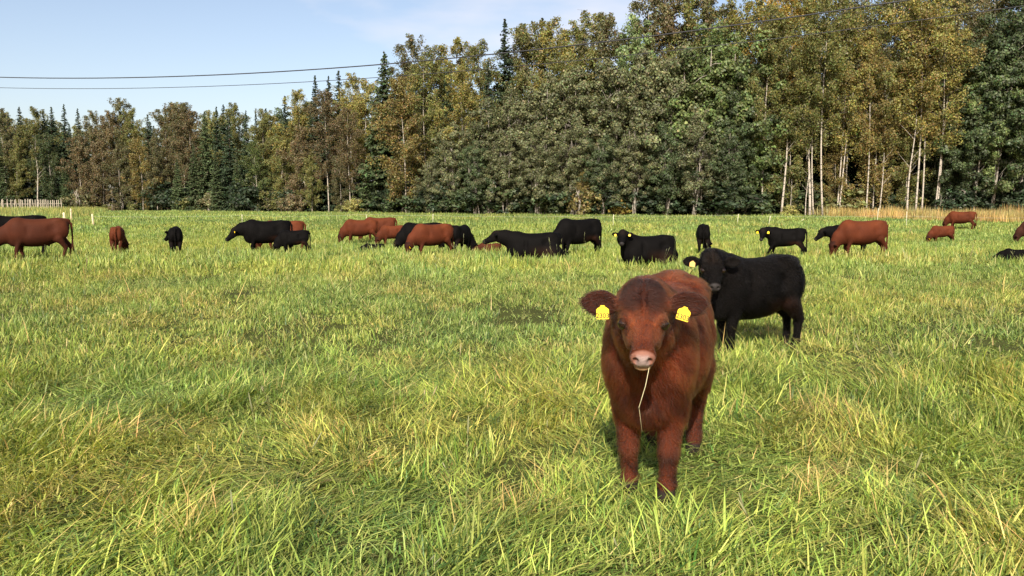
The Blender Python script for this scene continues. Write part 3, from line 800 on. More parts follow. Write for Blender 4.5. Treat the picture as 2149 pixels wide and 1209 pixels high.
def fur_material(name, rough=0.35, ior=1.55):
    m, n, l, out = material(name)
    a = n.new('ShaderNodeAttribute'); a.attribute_name = 'col'
    h = n.new('ShaderNodeBsdfHairPrincipled'); h.parametrization = 'COLOR'
    h.inputs['Roughness'].default_value = rough; h.inputs['Radial Roughness'].default_value = 0.5
    h.inputs['IOR'].default_value = ior
    h.inputs['Random Roughness'].default_value = 0.3
    l.new(a.outputs['Color'], h.inputs['Color']); l.new(h.outputs[0], out.inputs['Surface'])
    return m
M_FUR = fur_material('fur_strands', 0.5, 1.35)
M_FURB = fur_material('black_fur_strands', 0.35, 1.22)

M_EYE, _n, _l, _o = material('wet_eye')
_b = _n.new('ShaderNodeBsdfPrincipled'); _b.inputs['Base Color'].default_value = (0.012, 0.006, 0.004, 1); _b.inputs['Roughness'].default_value = 0.08
_l.new(_b.outputs[0], _o.inputs['Surface'])
M_TAG = plain('yellow_tag_plastic', (0.80, 0.56, 0.015), 0.45, 0.06, 30)
M_TAGP = plain('pale_tag_plastic', (0.62, 0.34, 0.07), 0.5, 0.06, 30)
M_INK = plain('tag_ink', (0.05, 0.03, 0.005), 0.6, 0.1, 30)

def eye_mesh(r):
    import bmesh
    bm = bmesh.new(); bmesh.ops.create_uvsphere(bm, u_segments=14, v_segments=10, radius=r)
    me = bpy.data.meshes.new('eye'); bm.to_mesh(me); bm.free()
    me.polygons.foreach_set('use_smooth', np.ones(len(me.polygons), bool)); me.materials.append(M_EYE)
    return me

def tag_mesh(size, mat):
    """ear tag: a rounded trapezoid plate with a narrow neck, hanging along -z from its button"""
    o = [(-.13, .10), (.13, .10), (.20, -.02), (.40, -.14), (.47, -.24), (.47, -.86), (.43, -.92), (-.43, -.92), (-.47, -.86), (-.47, -.24), (-.40, -.14), (-.20, -.02)]
    o = np.array(o) * size; t = 0.03 * size; n = len(o)
    V = np.vstack([np.c_[o[:, 0], np.full(n, -t), o[:, 1]], np.c_[o[:, 0], np.full(n, t), o[:, 1]]])
    me = bpy.data.meshes.new('ear_tag')
    faces = [list(range(n)), list(range(2 * n - 1, n - 1, -1))] + [[(i + 1) % n, i, n + i, n + (i + 1) % n] for i in range(n)]
    bt = n * 2; k = 8                                                     # round button
    ang = np.arange(k) * 2 * np.pi / k
    V = np.vstack([V, np.c_[.10 * size * np.cos(ang), np.full(k, -t * 3), .10 * size * np.sin(ang)], np.c_[.10 * size * np.cos(ang), np.full(k, t), .10 * size * np.sin(ang)]])
    faces += [[bt + i for i in range(k)]] + [[bt + (i + 1) % k, bt + i, bt + k + i, bt + k + (i + 1) % k] for i in range(k)]
    me.from_pydata(V.tolist(), [], faces); me.update(); me.materials.append(mat)
    return me

def number_mesh(txt, size):
    cu = bpy.data.curves.new('number', 'FONT'); cu.body = txt; cu.size = size; cu.align_x = 'CENTER'; cu.extrude = 0.0006; cu.offset = size * 0.022
    tmp = bpy.data.objects.new('number_tmp', cu); COL.objects.link(tmp)
    dg = bpy.context.evaluated_depsgraph_get()
    me = bpy.data.meshes.new_from_object(tmp.evaluated_get(dg))
    bpy.data.objects.remove(tmp); bpy.data.curves.remove(cu)
    me.name = 'number'; me.materials.clear(); me.materials.append(M_INK)
    return me

def frame_matrix(loc, x, y, z):
    return Matrix(((x[0], y[0], z[0], loc[0]), (x[1], y[1], z[1], loc[1]), (x[2], y[2], z[2], loc[2]), (0, 0, 0, 1)))

def add_fur(parent, D, col, count, seed, length=0.055, rad=0.0010):
    """short coat strands combed back and down over the body"""
    rs = np.random.RandomState(seed)
    V, Q = D['V'], D['Q']
    p0, p1, p2, p3 = (V[Q[:, i]] for i in range(4))
    nr = np.cross(p2 - p0, p3 - p1); ar = np.linalg.norm(nr, axis=1) * .5; nr /= ar[:, None] * 2 + 1e-12
    cen = (p0 + p1 + p2 + p3) / 4
    R = cen - D['org']; HL = D['HL']
    a, b, z = (R @ D['f']) / HL, (R @ D['sd']) / HL, (R @ D['u']) / HL
    head = (a > -0.15) & (a < 1.2) & (np.abs(b) < .8) & (z > -.55)
    wgt = ar * np.where(head, 2.2, 1.0) * np.where(head & (a > .90), 0.02, 1) * (cen[:, 2] > 0.10)
    wgt = wgt * np.where(head & (np.abs(b) > .33), .35, 1)
    for e, _ in D['eyes']: wgt = wgt * (np.linalg.norm(cen - e, axis=1) > 0.026)
    fi = rs.choice(len(Q), count, p=wgt / wgt.sum())
    s, t = rs.rand(count, 1), rs.rand(count, 1)
    pos = (p0[fi] * (1 - s) + p1[fi] * s) * (1 - t) + (p3[fi] * (1 - s) + p2[fi] * s) * t
    n = nr[fi]
    hd = head[fi]; ha, hb, hz = a[fi], b[fi], z[fi]
    comb = np.tile(np.array([-0.75, 0, -0.75]), (count, 1))
    sidew = np.sign(pos[:, 1]) * .15; comb[:, 1] += sidew
    hc = -D['f'] * 0.5 + np.array([0, 0, -.35])
    comb[hd] = hc + D['sd'] * (np.sign(hb[hd]) * .55)[:, None]
    comb[hd & (ha > .45)] = -D['f'] * .9
    comb[hd & (np.abs(hb) > .24)] = (D['sd'] * np.sign(hb)[:, None])[hd & (np.abs(hb) > .24)]
    comb = comb + rs.randn(count, 3) * 0.22
    w1 = fbm(pos[:, 0] * 9 + 4, pos[:, 2] * 9 + pos[:, 1] * 7, seed + 31, 2) - .5; w2 = fbm(pos[:, 0] * 9 + 40, pos[:, 2] * 9 + pos[:, 1] * 7, seed + 77, 2) - .5
    comb[:, 0] += w1 * 1.6; comb[:, 2] += w2 * 1.0
    comb -= n * (comb * n).sum(1)[:, None]; comb /= np.linalg.norm(comb, axis=1)[:, None] + 1e-9
    L = length * (0.6 + 0.8 * rs.rand(count))
    L = np.where(hd, L * 0.55, L)
    crown = hd & (ha < .30) & (np.abs(hb) < .2) & (hz > -.15)
    L = np.where(crown, length * (1.0 + .6 * rs.rand(count)), L)
    L = np.where(hd & (ha > .5), length * .30, L)
    L = np.where((pos[:, 2] < .5) & ~hd, L * .5, L)
    # clumping
    lift = np.where(hd, .40, .60)[:, None]
    d1 = n * lift + comb * .9; d2 = n * lift * .3 + comb
    P = np.empty((count, 4, 3), np.float32)
    P[:, 0] = pos - n * .003; P[:, 1] = pos + d1 * (L * .33)[:, None]; P[:, 2] = P[:, 1] + d2 * (L * .33)[:, None]
    P[:, 3] = P[:, 2] + (d2 + np.array([0, 0, -.15])) * (L * .33)[:, None]
    cu = bpy.data.hair_curves.new('fur')
    cu.add_curves([4] * count)
    cu.attributes['position'].data.foreach_set('vector', P.ravel())
    ra = cu.attributes.get('radius') or cu.attributes.new('radius', 'FLOAT', 'POINT')
    ra.data.foreach_set('value', np.tile(np.array([1, .9, .6, .15], np.float32) * rad, count))
    clump = fbm(pos[:, 0] * 22 + pos[:, 1] * 30, pos[:, 2] * 14 + pos[:, 1] * 16, seed + 9, 3)
    cc = 0.95 * col[Q[fi, 0]] * (0.65 + .5 * rs.rand(count, 1)) * np.clip(2.4 * clump - .2, .15, 3)[:, None]
    c4 = np.ones((count, 4), np.float32); c4[:, :3] = np.clip(cc, 0, 1)
    at = cu.attributes.new('col', 'FLOAT_COLOR', 'CURVE'); at.data.foreach_set('color', c4.ravel())
    cu.materials.append(M_FUR if col[:, 0].mean() > .02 else M_FURB)
    o = bpy.data.objects.new('fur', cu); COL.objects.link(o); o.parent = parent
    return o

def cattle(name, label, cat, loc, heading, scale, base, mat, seed=1, group='herd on the pasture', tags='', fur=0, hero=False, tagtext=None, tag_size=0.055, tag_mat=None, **kw):
    """heading: degrees, 0 = nose to the right of the picture, 90 = away, 180 = left, 270 = towards the camera"""
    D = build_body(**kw)
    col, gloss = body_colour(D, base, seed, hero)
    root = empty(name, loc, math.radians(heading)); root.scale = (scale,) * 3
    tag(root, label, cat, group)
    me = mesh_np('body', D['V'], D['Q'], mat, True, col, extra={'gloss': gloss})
    obj('body', me, root)
    if kw.get('h', 0.022) < 0.016:
        em = eye_mesh((0.039 if hero else 0.036) * D['HL'] / 0.5)
        for e, sdv in D['eyes']:
            o = obj('eye', em, root); o.location = e + sdv * 0.004
    for i, (base_, out, fw, wv, EL, th) in enumerate(D['ears']):
        if 'LR'[i] not in tags: continue
        tm = tag_mesh(tag_size / scale, tag_mat or M_TAG)
        o = obj('ear_tag', tm, root)
        y = -fw; y = y / np.linalg.norm(y)                       # plate faces the way the ear opens
        z = np.array([0, 0, 1.0]); z = z - y * np.dot(z, y); z /= np.linalg.norm(z)
        tilt = (0.30 if i == 0 else -0.05) if hero else 0.1
        x = np.cross(y, z); z2 = z * math.cos(tilt) + x * math.sin(tilt); x2 = np.cross(y, z2)
        c = base_ + out * EL * (.50 if hero else .5) + fw * (th * .9 + .012) + np.array([0, 0, -.015 if hero else 0])
        o.matrix_local = frame_matrix(c, x2, y, z2)
        if tagtext:
            nm = number_mesh(tagtext, tag_size / scale * .50)
            q = obj('number', nm, o)
            q.matrix_local = Matrix.Translation((0, -0.034 * tag_size / scale, -tag_size / scale * .83)) @ Matrix.Rotation(math.pi / 2, 4, 'X')
    if fur: add_fur(root, D, col, fur, seed)
    return root, D
FUR_A, FUR_B = 110000, 45000
# ------------------------------------------------------------------ the wood: trunk, limbs and leaf-sized faces
M_LEAF = leaf_material('tree_leaves', 0.32, 0.5, 0.35, objcol=True)
M_NEEDLE = leaf_material('spruce_needles', 0.10, 0.6, 0.2, objcol=True)
M_LEAFI = leaf_material('deep_wood_leaves', 0.2, 0.5, 0.3, instancer=True)

def bark(name, light, dark, scale, thr, rough=0.8):
    m, n, l, out = material(name)
    b = n.new('ShaderNodeBsdfPrincipled'); b.inputs['Roughness'].default_value = rough
    tc = n.new('ShaderNodeTexCoord'); mp = n.new('ShaderNodeMapping'); mp.inputs['Scale'].default_value = (1, 1, scale)
    t = n.new('ShaderNodeTexNoise'); t.inputs['Scale'].default_value = 2.5; t.inputs['Detail'].default_value = 5
    r = n.new('ShaderNodeValToRGB'); e = r.color_ramp.elements
    e[0].position = thr; e[0].color = (*light, 1); e[1].position = thr + .06; e[1].color = (*dark, 1)
    l.new(tc.outputs['Object'], mp.inputs['Vector']); l.new(mp.outputs[0], t.inputs['Vector']); l.new(t.outputs['Fac'], r.inputs['Fac'])
    a = n.new('ShaderNodeAttribute'); a.attribute_name = 'col'; mx = n.new('ShaderNodeMix'); mx.data_type = 'RGBA'; mx.blend_type = 'MULTIPLY'; mx.inputs['Factor'].default_value = 1
    l.new(r.outputs['Color'], mx.inputs['A']); l.new(a.outputs['Color'], mx.inputs['B'])
    l.new(mx.outputs['Result'], b.inputs['Base Color']); l.new(b.outputs[0], out.inputs['Surface'])
    return m
M_BIRCH = bark('birch_bark', (0.37, 0.33, 0.275), (0.07, 0.075, 0.06), 2.2, .55)
M_BARK = bark('grey_brown_bark', (0.11, 0.085, 0.065), (0.05, 0.04, 0.03), .5, .5)
M_ALDER = bark('pale_grey_bark', (0.26, 0.235, 0.20), (0.10, 0.085, 0.07), 1.0, .55)

def leaf_quads(rs, cen, size, nrm, cols, elong=1.5):
    """one small four-sided leaf face for each centre"""
    n = len(cen)
    a = rs.randn(n, 3); a -= nrm * (a * nrm).sum(1)[:, None]; a /= np.linalg.norm(a, axis=1)[:, None] + 1e-9
    b = np.cross(nrm, a)
    s = size[:, None]
    V = np.stack([cen + a * s * elong * .5, cen + b * s * .5 + nrm * s * .08, cen - a * s * elong * .5, cen - b * s * .5 - nrm * s * .08], 1).reshape(-1, 3)
    F = np.arange(n * 4).reshape(-1, 4)
    return V, F, np.repeat(cols, 4, 0)

def rand_dir(rs, n):
    v = rs.randn(n, 3); return v / np.linalg.norm(v, axis=1)[:, None]

def tree_birch(seed, H=22.0, bare=.38, spread=.16, leaves=7500, lean=0.0, bend=.5, leafsize=.24, trunk_r=.15, double=False):
    rs = np.random.RandomState(seed); T = Build()
    cen, tw = [], []
    for stem_i in range(2 if double else 1):
        dirx = lean * H + (stem_i * 1.2 if double else 0); hs = H * (1 - .08 * stem_i)
        t = np.linspace(0, 1, 14)
        ph = rs.rand(2) * 6.28
        P = np.c_[dirx * t + bend * np.sin(t * 3.3 + ph[0]) * t + stem_i * .25, bend * np.sin(t * 2.7 + ph[1]) * t, hs * t]
        V, F = tube(P, trunk_r * (1 - .92 * t ** .9) + .012, 7); T.add(V, F)
        nb = 34
        for q in range(nb):
            tt = bare * .9 + (1 - bare * .9) * (q + rs.rand()) / nb; tt = min(tt, .985)
            p0 = np.array([np.interp(tt, t, P[:, k]) for k in range(3)])
            rel = (tt - bare) / (1 - bare)
            Lb = hs * spread * (.35 + 1.0 * math.sin(math.pi * min(1, max(.06, rel * .80 + .16)))) * (.7 + .6 * rs.rand())
            az = q * 2.4 + rs.randn() * .5; el = .95 + .25 * rel + rs.randn() * .15
            u = np.linspace(0, 1, 6)[:, None]
            d = np.array([math.cos(az) * math.cos(el), math.sin(az) * math.cos(el), math.sin(el)])
            B = p0 + u * Lb * d + u ** 2.2 * np.array([math.cos(az), math.sin(az), -1.1]) * Lb * .35
            V, F = tube(B, (.045 * (1 - tt) + .018) * (1 - .8 * u[:, 0]) + .006, 4); T.add(V, F, .22)
            m = max(3, int(Lb * 4))
            for z in range(m):
                w = .25 + .75 * rs.rand() ** .8; k = w * 5; i = min(4, int(k)); pt = B[i] + (B[i + 1] - B[i]) * (k - i)
                cen.append(pt + rs.randn(3) * .22); tw.append(.4 + 1.5 * rs.rand() * (1 - .3 * rel))
    cen = np.array(cen); tw = np.array(tw)
    i = rs.randint(len(cen), size=leaves)
    dr = rs.rand(leaves) ** 1.2 * tw[i]
    P = cen[i] + np.c_[rs.randn(leaves, 2) * (.13 + .14 * dr[:, None]), -dr]                    # hanging twigs
    nv = rand_dir(rs, leaves) + np.array([0, 0, .30]) + .5 * (P - cen[i] + np.c_[np.zeros((leaves, 2)), dr * .5]) / .4 + .35 * np.c_[P[:, 0] - P[:, 0].mean(), P[:, 1] - P[:, 1].mean(), np.zeros(leaves)] / 2.; nv /= np.linalg.norm(nv, axis=1)[:, None]
    shade = .75 + .5 * rs.rand(len(cen))
    C = np.ones((leaves, 3)) * shade[i][:, None] * (.7 + .6 * rs.rand(leaves, 1)) * (1 + .12 * rs.randn(leaves, 3))
    warm = rs.rand(leaves) < .2; C[warm] *= np.array([1.25, 1.05, .85])
    V, F, C = leaf_quads(rs, P, leafsize * (.6 + .8 * rs.rand(leaves)), nv, C)
    return T.mesh('trunk', M_BIRCH, True), mesh_np('crown', V, F, M_LEAF, False, C)

def tree_broad(seed, H=15.0, rad=3.8, low=.10, leaves=11000, leafsize=.30, clumps=240, stems=3, mat=None, flat=1.0, twigs=26):
    """a many-stemmed alder or willow: an uneven mound of leaf clumps down to the ground"""
    rs = np.random.RandomState(seed); T = Build()
    g = rand_dir(rs, clumps); rr = rs.rand(clumps) ** .45
    zc = H * (low + (1 - low) * .52); hz = H * (1 - low) * .5
    lob = 1 + .28 * np.sin(3 * np.arctan2(g[:, 1], g[:, 0]) + seed) + .18 * rs.randn(clumps)
    cen = np.c_[g[:, 0] * rr * rad * lob, g[:, 1] * rr * rad * lob, zc + g[:, 2] * rr * hz * (1 + .10 * rs.randn(clumps))]
    taper = 1 - .25 * np.clip((cen[:, 2] - zc) / hz, -1, 1)
    cen[:, :2] *= taper[:, None] * flat
    cen = cen[cen[:, 2] > .25]
    for s_ in range(stems):
        a = rs.rand() * 6.28; t = np.linspace(0, 1, 9)
        tx, ty = math.cos(a) * rad * .35, math.sin(a) * rad * .35
        P = np.c_[rs.randn() * .4 + tx * t + .2 * np.sin(t * 5 + s_), rs.randn() * .4 + ty * t, H * .9 * t]
        V, F = tube(P, .13 * (1 - .9 * t) + .012, 6); T.add(V, F)
        for q in range(twigs):
            tt = .15 + .8 * rs.rand(); p0 = np.array([np.interp(tt, t, P[:, k]) for k in range(3)])
            j = rs.randint(len(cen)); e = cen[np.argmin(np.linalg.norm(cen - (p0 + (cen[j] - p0) * .6 + (0, 0, 1)), axis=1))]
            u = np.linspace(0, 1, 5)[:, None]
            B = p0 + u * (e - p0) + np.sin(u * 3.14) * np.array([0, 0, .3])
            V, F = tube(B, (.035 - .028 * u[:, 0]), 4); T.add(V, F)
    n = leaves; i = rs.randint(len(cen), size=n)
    sp = (.26 + .36 * rs.rand(len(cen))) * (rad / 4.0) ** .5
    off = rs.randn(n, 3); off *= (np.linalg.norm(off, axis=1) ** -.45)[:, None]
    P = cen[i] + off * sp[i][:, None] * np.array([1, 1, .75])
    P[:, 2] = np.maximum(P[:, 2], .05)
    nv = rand_dir(rs, n) * .8 + np.array([0, 0, .35]) + .9 * (P - cen[i]) / sp[i][:, None] + .25 * np.c_[P[:, :2], np.zeros(n)] / rad; nv /= np.linalg.norm(nv, axis=1)[:, None]
    shade = .7 + .6 * rs.rand(len(cen))
    C = np.ones((n, 3)) * shade[i][:, None] * (.65 + .7 * rs.rand(n, 1)) * (1 + .10 * rs.randn(n, 3))
    pale = rs.rand(n) < .16; C[pale] = C[pale] * 1.5 + .25
    V, F, C = leaf_quads(rs, P, leafsize * (.6 + .8 * rs.rand(n)), nv, C, 1.4)
    return T.mesh('trunk', M_ALDER, True), mesh_np('crown', V, F, mat or M_LEAF, False, C)

def tree_spruce(seed, H=22.0, rad=2.8, low=.03, leafsize=.34, dens=1.25):
    rs = np.random.RandomState(seed); T = Build()
    t = np.linspace(0, 1, 10); P = np.c_[.15 * np.sin(t * 4 + seed), .1 * np.sin(t * 3), H * t]
    V, F = tube(P, .20 * (1 - t) + .02, 7); T.add(V, F)
    pos, nrm, siz, sh, ax = [], [], [], [], []
    z = H * low
    while z < H * .995:
        rel = z / H
        R = rad * (1 - rel) ** .78 * (.72 + .4 * rs.rand()) + .05
        nb = max(4, int((5 + 7 * (1 - rel)) * dens))
        for q in range(nb):
            az = rs.rand() * 6.283; L = R * (.65 + .5 * rs.rand()); m = max(3, int(L * 5.0 * dens))
            u = (np.arange(m) + .5) / m
            up = .30 * rel
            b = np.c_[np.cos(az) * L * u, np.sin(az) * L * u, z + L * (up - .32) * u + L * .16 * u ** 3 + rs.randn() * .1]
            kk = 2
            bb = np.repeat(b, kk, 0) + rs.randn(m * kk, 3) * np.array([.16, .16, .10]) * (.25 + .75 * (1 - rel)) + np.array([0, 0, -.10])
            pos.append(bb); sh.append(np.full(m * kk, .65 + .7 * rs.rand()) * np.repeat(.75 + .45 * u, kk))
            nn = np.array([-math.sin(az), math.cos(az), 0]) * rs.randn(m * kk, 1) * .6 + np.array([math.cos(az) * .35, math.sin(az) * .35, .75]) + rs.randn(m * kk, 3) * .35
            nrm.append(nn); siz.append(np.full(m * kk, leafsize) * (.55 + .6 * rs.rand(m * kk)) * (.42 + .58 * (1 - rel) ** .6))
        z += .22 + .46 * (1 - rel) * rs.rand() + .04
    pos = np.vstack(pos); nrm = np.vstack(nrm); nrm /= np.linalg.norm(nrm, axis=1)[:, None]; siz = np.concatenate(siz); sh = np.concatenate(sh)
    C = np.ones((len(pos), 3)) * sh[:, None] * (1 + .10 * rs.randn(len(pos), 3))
    V, F, C = leaf_quads(rs, pos, siz, nrm, C, 1.7)
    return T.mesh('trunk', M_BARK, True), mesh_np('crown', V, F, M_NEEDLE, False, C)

def tree_bare(seed, H=8.0):
    """a thin dead or leafless birch stem with a few twigs"""
    rs = np.random.RandomState(seed); T = Build(); t = np.linspace(0, 1, 10)
    P = np.c_[.35 * np.sin(t * 3 + seed) * t, .2 * np.sin(t * 2.5), H * t]
    V, F = tube(P, .085 * (1 - .85 * t) + .012, 6); T.add(V, F)
    for q in range(8):
        tt = .4 + .55 * rs.rand(); p0 = np.array([np.interp(tt, t, P[:, k]) for k in range(3)]); az = rs.rand() * 6.28; L = .8 + 1.2 * rs.rand()
        u = np.linspace(0, 1, 4)[:, None]
        V, F = tube(p0 + u * L * np.array([math.cos(az) * .6, math.sin(az) * .6, .7]), .022 - .016 * u[:, 0], 4); T.add(V, F)
    return T.mesh('trunk', M_BIRCH, True), None

KIND = {
    'birch': [tree_birch(s, 22, .30, .155, 22000, 0, .5, .135, .11) for s in (1, 2, 3)],
    'tall_birch': [tree_birch(s, 25, .38, .135, 20000, ln, .6, .125, .10, dbl) for s, ln, dbl in ((11, 0, False), (12, .03, True), (13, -.05, False), (14, .02, False))],
    'low_birch': [tree_birch(s, 16, .10, .19, 22000, ln, .5, .135, .09) for s, ln in ((21, 0), (22, -.05), (23, .04))],
    'alder': [tree_broad(s, 15, 4.0, .05, 36000, .16, 190, 4) for s in (31, 32, 33)],
    'broadleaf': [tree_broad(s, 20, 4.2, .12, 36000, .175, 180, 2) for s in (41, 42)],
    'spruce': [tree_spruce(s, 22, r_) for s, r_ in ((51, 3.4), (52, 3.9), (53, 3.0))],
    'wide_spruce': [tree_spruce(s, 22, 5.0, .03, .42) for s in (55,)],
    'shrub': [tree_broad(s, 3.0, 1.7, .0, 2600, .16, 60, 3, twigs=8) for s in (61, 62, 63)],
    'bare_birch': [tree_bare(s) for s in (71, 72)],
}
KIND_H = dict(birch=22, tall_birch=25, low_birch=16, alder=15, broadleaf=20, spruce=22, wide_spruce=22, shrub=3, bare_birch=8)
TINT = {  # leaf colours, linear
    'olive': (0.150, 0.160, 0.055), 'yellow': (0.220, 0.210, 0.065), 'golden': (0.320, 0.245, 0.060), 'rust': (0.140, 0.118, 0.062), 'brown': (0.126, 0.126, 0.062),
    'green': (0.100, 0.135, 0.046), 'greygreen': (0.112, 0.122, 0.058), 'dark': (0.032, 0.050, 0.026), 'deep': (0.060, 0.084, 0.036), 'ochre': (0.188, 0.162, 0.058), 'fresh': (0.150, 0.205, 0.080)}
WORD = {'olive': 'olive green', 'yellow': 'yellow-green', 'golden': 'golden yellow', 'rust': 'rust brown', 'brown': 'brownish', 'green': 'green', 'greygreen': 'grey-green',
        'dark': 'dark green', 'deep': 'deep green', 'ochre': 'ochre', 'fresh': 'fresh green'}
NOUN = dict(birch='birch', tall_birch='tall white-stemmed birch', low_birch='low-branched birch', alder='mounded alder', broadleaf='broad-leaved tree', spruce='spruce', wide_spruce='broad spruce', shrub='shrub', bare_birch='bare birch stem')
TREES = []
def tree(kind, tint, px, top, back=0.0, rz=None, wide=1.0, lean=0.0):
    """px: where the tree stands across the picture; top: pixel row its tip reaches; back: metres behind the wood's front edge"""
    rs = np.random.RandomState(int(px * 7 + top * 13 + back * 3) % 99991)
    dx = ray(px, 430); Y = 110.0
    for _ in range(12): Y = float(edge_y(dx.x / dx.y * Y)) + back
    X = dx.x / dx.y * Y
    z0 = float(gz(X, Y)); H = at_depth(px, top, Y).z - z0
    s = H / KIND_H[kind]
    TREES.append(dict(kind=kind, tint=tint, px=px, X=X, Y=Y, z=z0 - .05, s=s, w=wide, rz=rs.rand() * 6.28 if rz is None else rz, v=rs.randint(len(KIND[kind])), j=.88 + .24 * rs.rand(), lean=lean))

# left part of the wood, tips as in the photograph
for a in [('birch', 'brown', 14, 232, 2), ('spruce', 'dark', 28, 240, 5), ('spruce', 'dark', 52, 222, 6), ('birch', 'olive', 82, 232, 3), ('spruce', 'dark', 101, 232, 5), ('spruce', 'dark', 119, 222, 6),
          ('spruce', 'dark', 145, 219, 3), ('spruce', 'dark', 173, 228, 5), ('birch', 'brown', 202, 240, 3), ('birch', 'rust', 237, 240, 2), ('birch', 'brown', 258, 214, 5), ('birch', 'olive', 286, 235, 4),
          ('spruce', 'dark', 318, 238, 4), ('birch', 'brown', 349, 232, 3), ('birch', 'rust', 370, 225, 4), ('birch', 'brown', 389, 219, 2), ('birch', 'rust', 408, 235, 3), ('spruce', 'deep', 436, 232, 2),
          ('spruce', 'dark', 461, 224, 4), ('spruce', 'dark', 485, 238, 1), ('birch', 'olive', 499, 222, 6), ('spruce', 'dark', 522, 232, 2), ('birch', 'olive', 555, 236, 3), ('birch', 'yellow', 572, 246, 5),
          ('spruce', 'dark', 604, 200, 2), ('birch', 'yellow', 632, 197, 3), ('birch', 'olive', 650, 215, 5), ('spruce', 'dark', 667, 157, 2), ('spruce', 'dark', 695, 160, 4), ('spruce', 'dark', 716, 145, 4), ('birch', 'yellow', 742, 165, 4),
          ('low_birch', 'olive', 35, 290, 0), ('low_birch', 'deep', 110, 285, 0), ('low_birch', 'rust', 172, 290, -1), ('low_birch', 'rust', 218, 285, -2), ('low_birch', 'brown', 255, 300, -1), ('low_birch', 'ochre', 300, 295, -3),
          ('low_birch', 'brown', 330, 310, -2), ('spruce', 'deep', 410, 300, -1), ('spruce', 'deep', 455, 310, -2), ('spruce', 'deep', 500, 320, -1), ('low_birch', 'green', 540, 300, -1), ('low_birch', 'olive', 590, 290, -1),
          ('low_birch', 'rust', 625, 270, -2), ('birch', 'rust', 690, 195, -2), ('low_birch', 'olive', 655, 320, -3), ('low_birch', 'brown', 715, 330, -2), ('spruce', 'deep', 8, 300, -2), ('spruce', 'deep', 140, 330, -2), ('spruce', 'deep', 375, 330, -2)]:
    tree(*a)
# middle: spruces, ochre birch, the grey-green alder mound and the tops behind it
for a in [('wide_spruce', 'deep', 812, 105, 1), ('low_birch', 'ochre', 852, 172, -4), ('birch', 'rust', 735, 230, -3), ('birch', 'yellow', 770, 175, 2), ('birch', 'brown', 868, 88, 12), ('birch', 'olive', 895, 130, 5), ('birch', 'olive', 920, 105, 10),
          ('birch', 'yellow', 955, 88, 12), ('spruce', 'dark', 940, 150, 4), ('birch', 'yellow', 968, 150, 2), ('birch', 'olive', 1010, 98, 10), ('spruce', 'dark', 1060, 38, 10), ('spruce', 'dark', 1025, 130, 6), ('birch', 'brown', 1092, 70, 12),
          ('birch', 'olive', 1112, 55, 12), ('spruce', 'dark', 1137, 36, 14), ('birch', 'yellow', 1165, 48, 12), ('birch', 'olive', 1205, 60, 10), ('birch', 'olive', 1238, 30, 12), ('birch', 'brown', 1275, 40, 12), ('broadleaf', 'fresh', 1322, 48, 9, None, .8),
          ('birch', 'brown', 1352, -10, 13), ('birch', 'rust', 1395, -20, 14), ('birch', 'olive', 1440, -10, 12), ('birch', 'brown', 1478, -20, 13), ('birch', 'olive', 1525, 15, 12), ('birch', 'olive', 1180, 130, 6),
          ('alder', 'greygreen', 905, 330, -4), ('alder', 'greygreen', 955, 262, -1), ('alder', 'greygreen', 1020, 215, 0), ('alder', 'greygreen', 1085, 185, 1), ('alder', 'greygreen', 1150, 160, 1), ('alder', 'greygreen', 1215, 150, 2),
          ('alder', 'greygreen', 1285, 130, 2), ('alder', 'greygreen', 1350, 118, 2), ('alder', 'greygreen', 1415, 98, 2), ('alder', 'green', 1480, 70, 2), ('alder', 'green', 1535, 80, 2), ('alder', 'deep', 1000, 300, -4), ('alder', 'greygreen', 1060, 290, -4),
          ('alder', 'greygreen', 1130, 270, -4), ('alder', 'greygreen', 1200, 265, -4), ('alder', 'deep', 1265, 290, -4), ('alder', 'greygreen', 1330, 255, -4), ('alder', 'deep', 1400, 260, -4), ('alder', 'greygreen', 1460, 250, -4), ('alder', 'deep', 1525, 260, -3),
          ('low_birch', 'ochre', 1225, 365, -5)]:
    tree(*a)
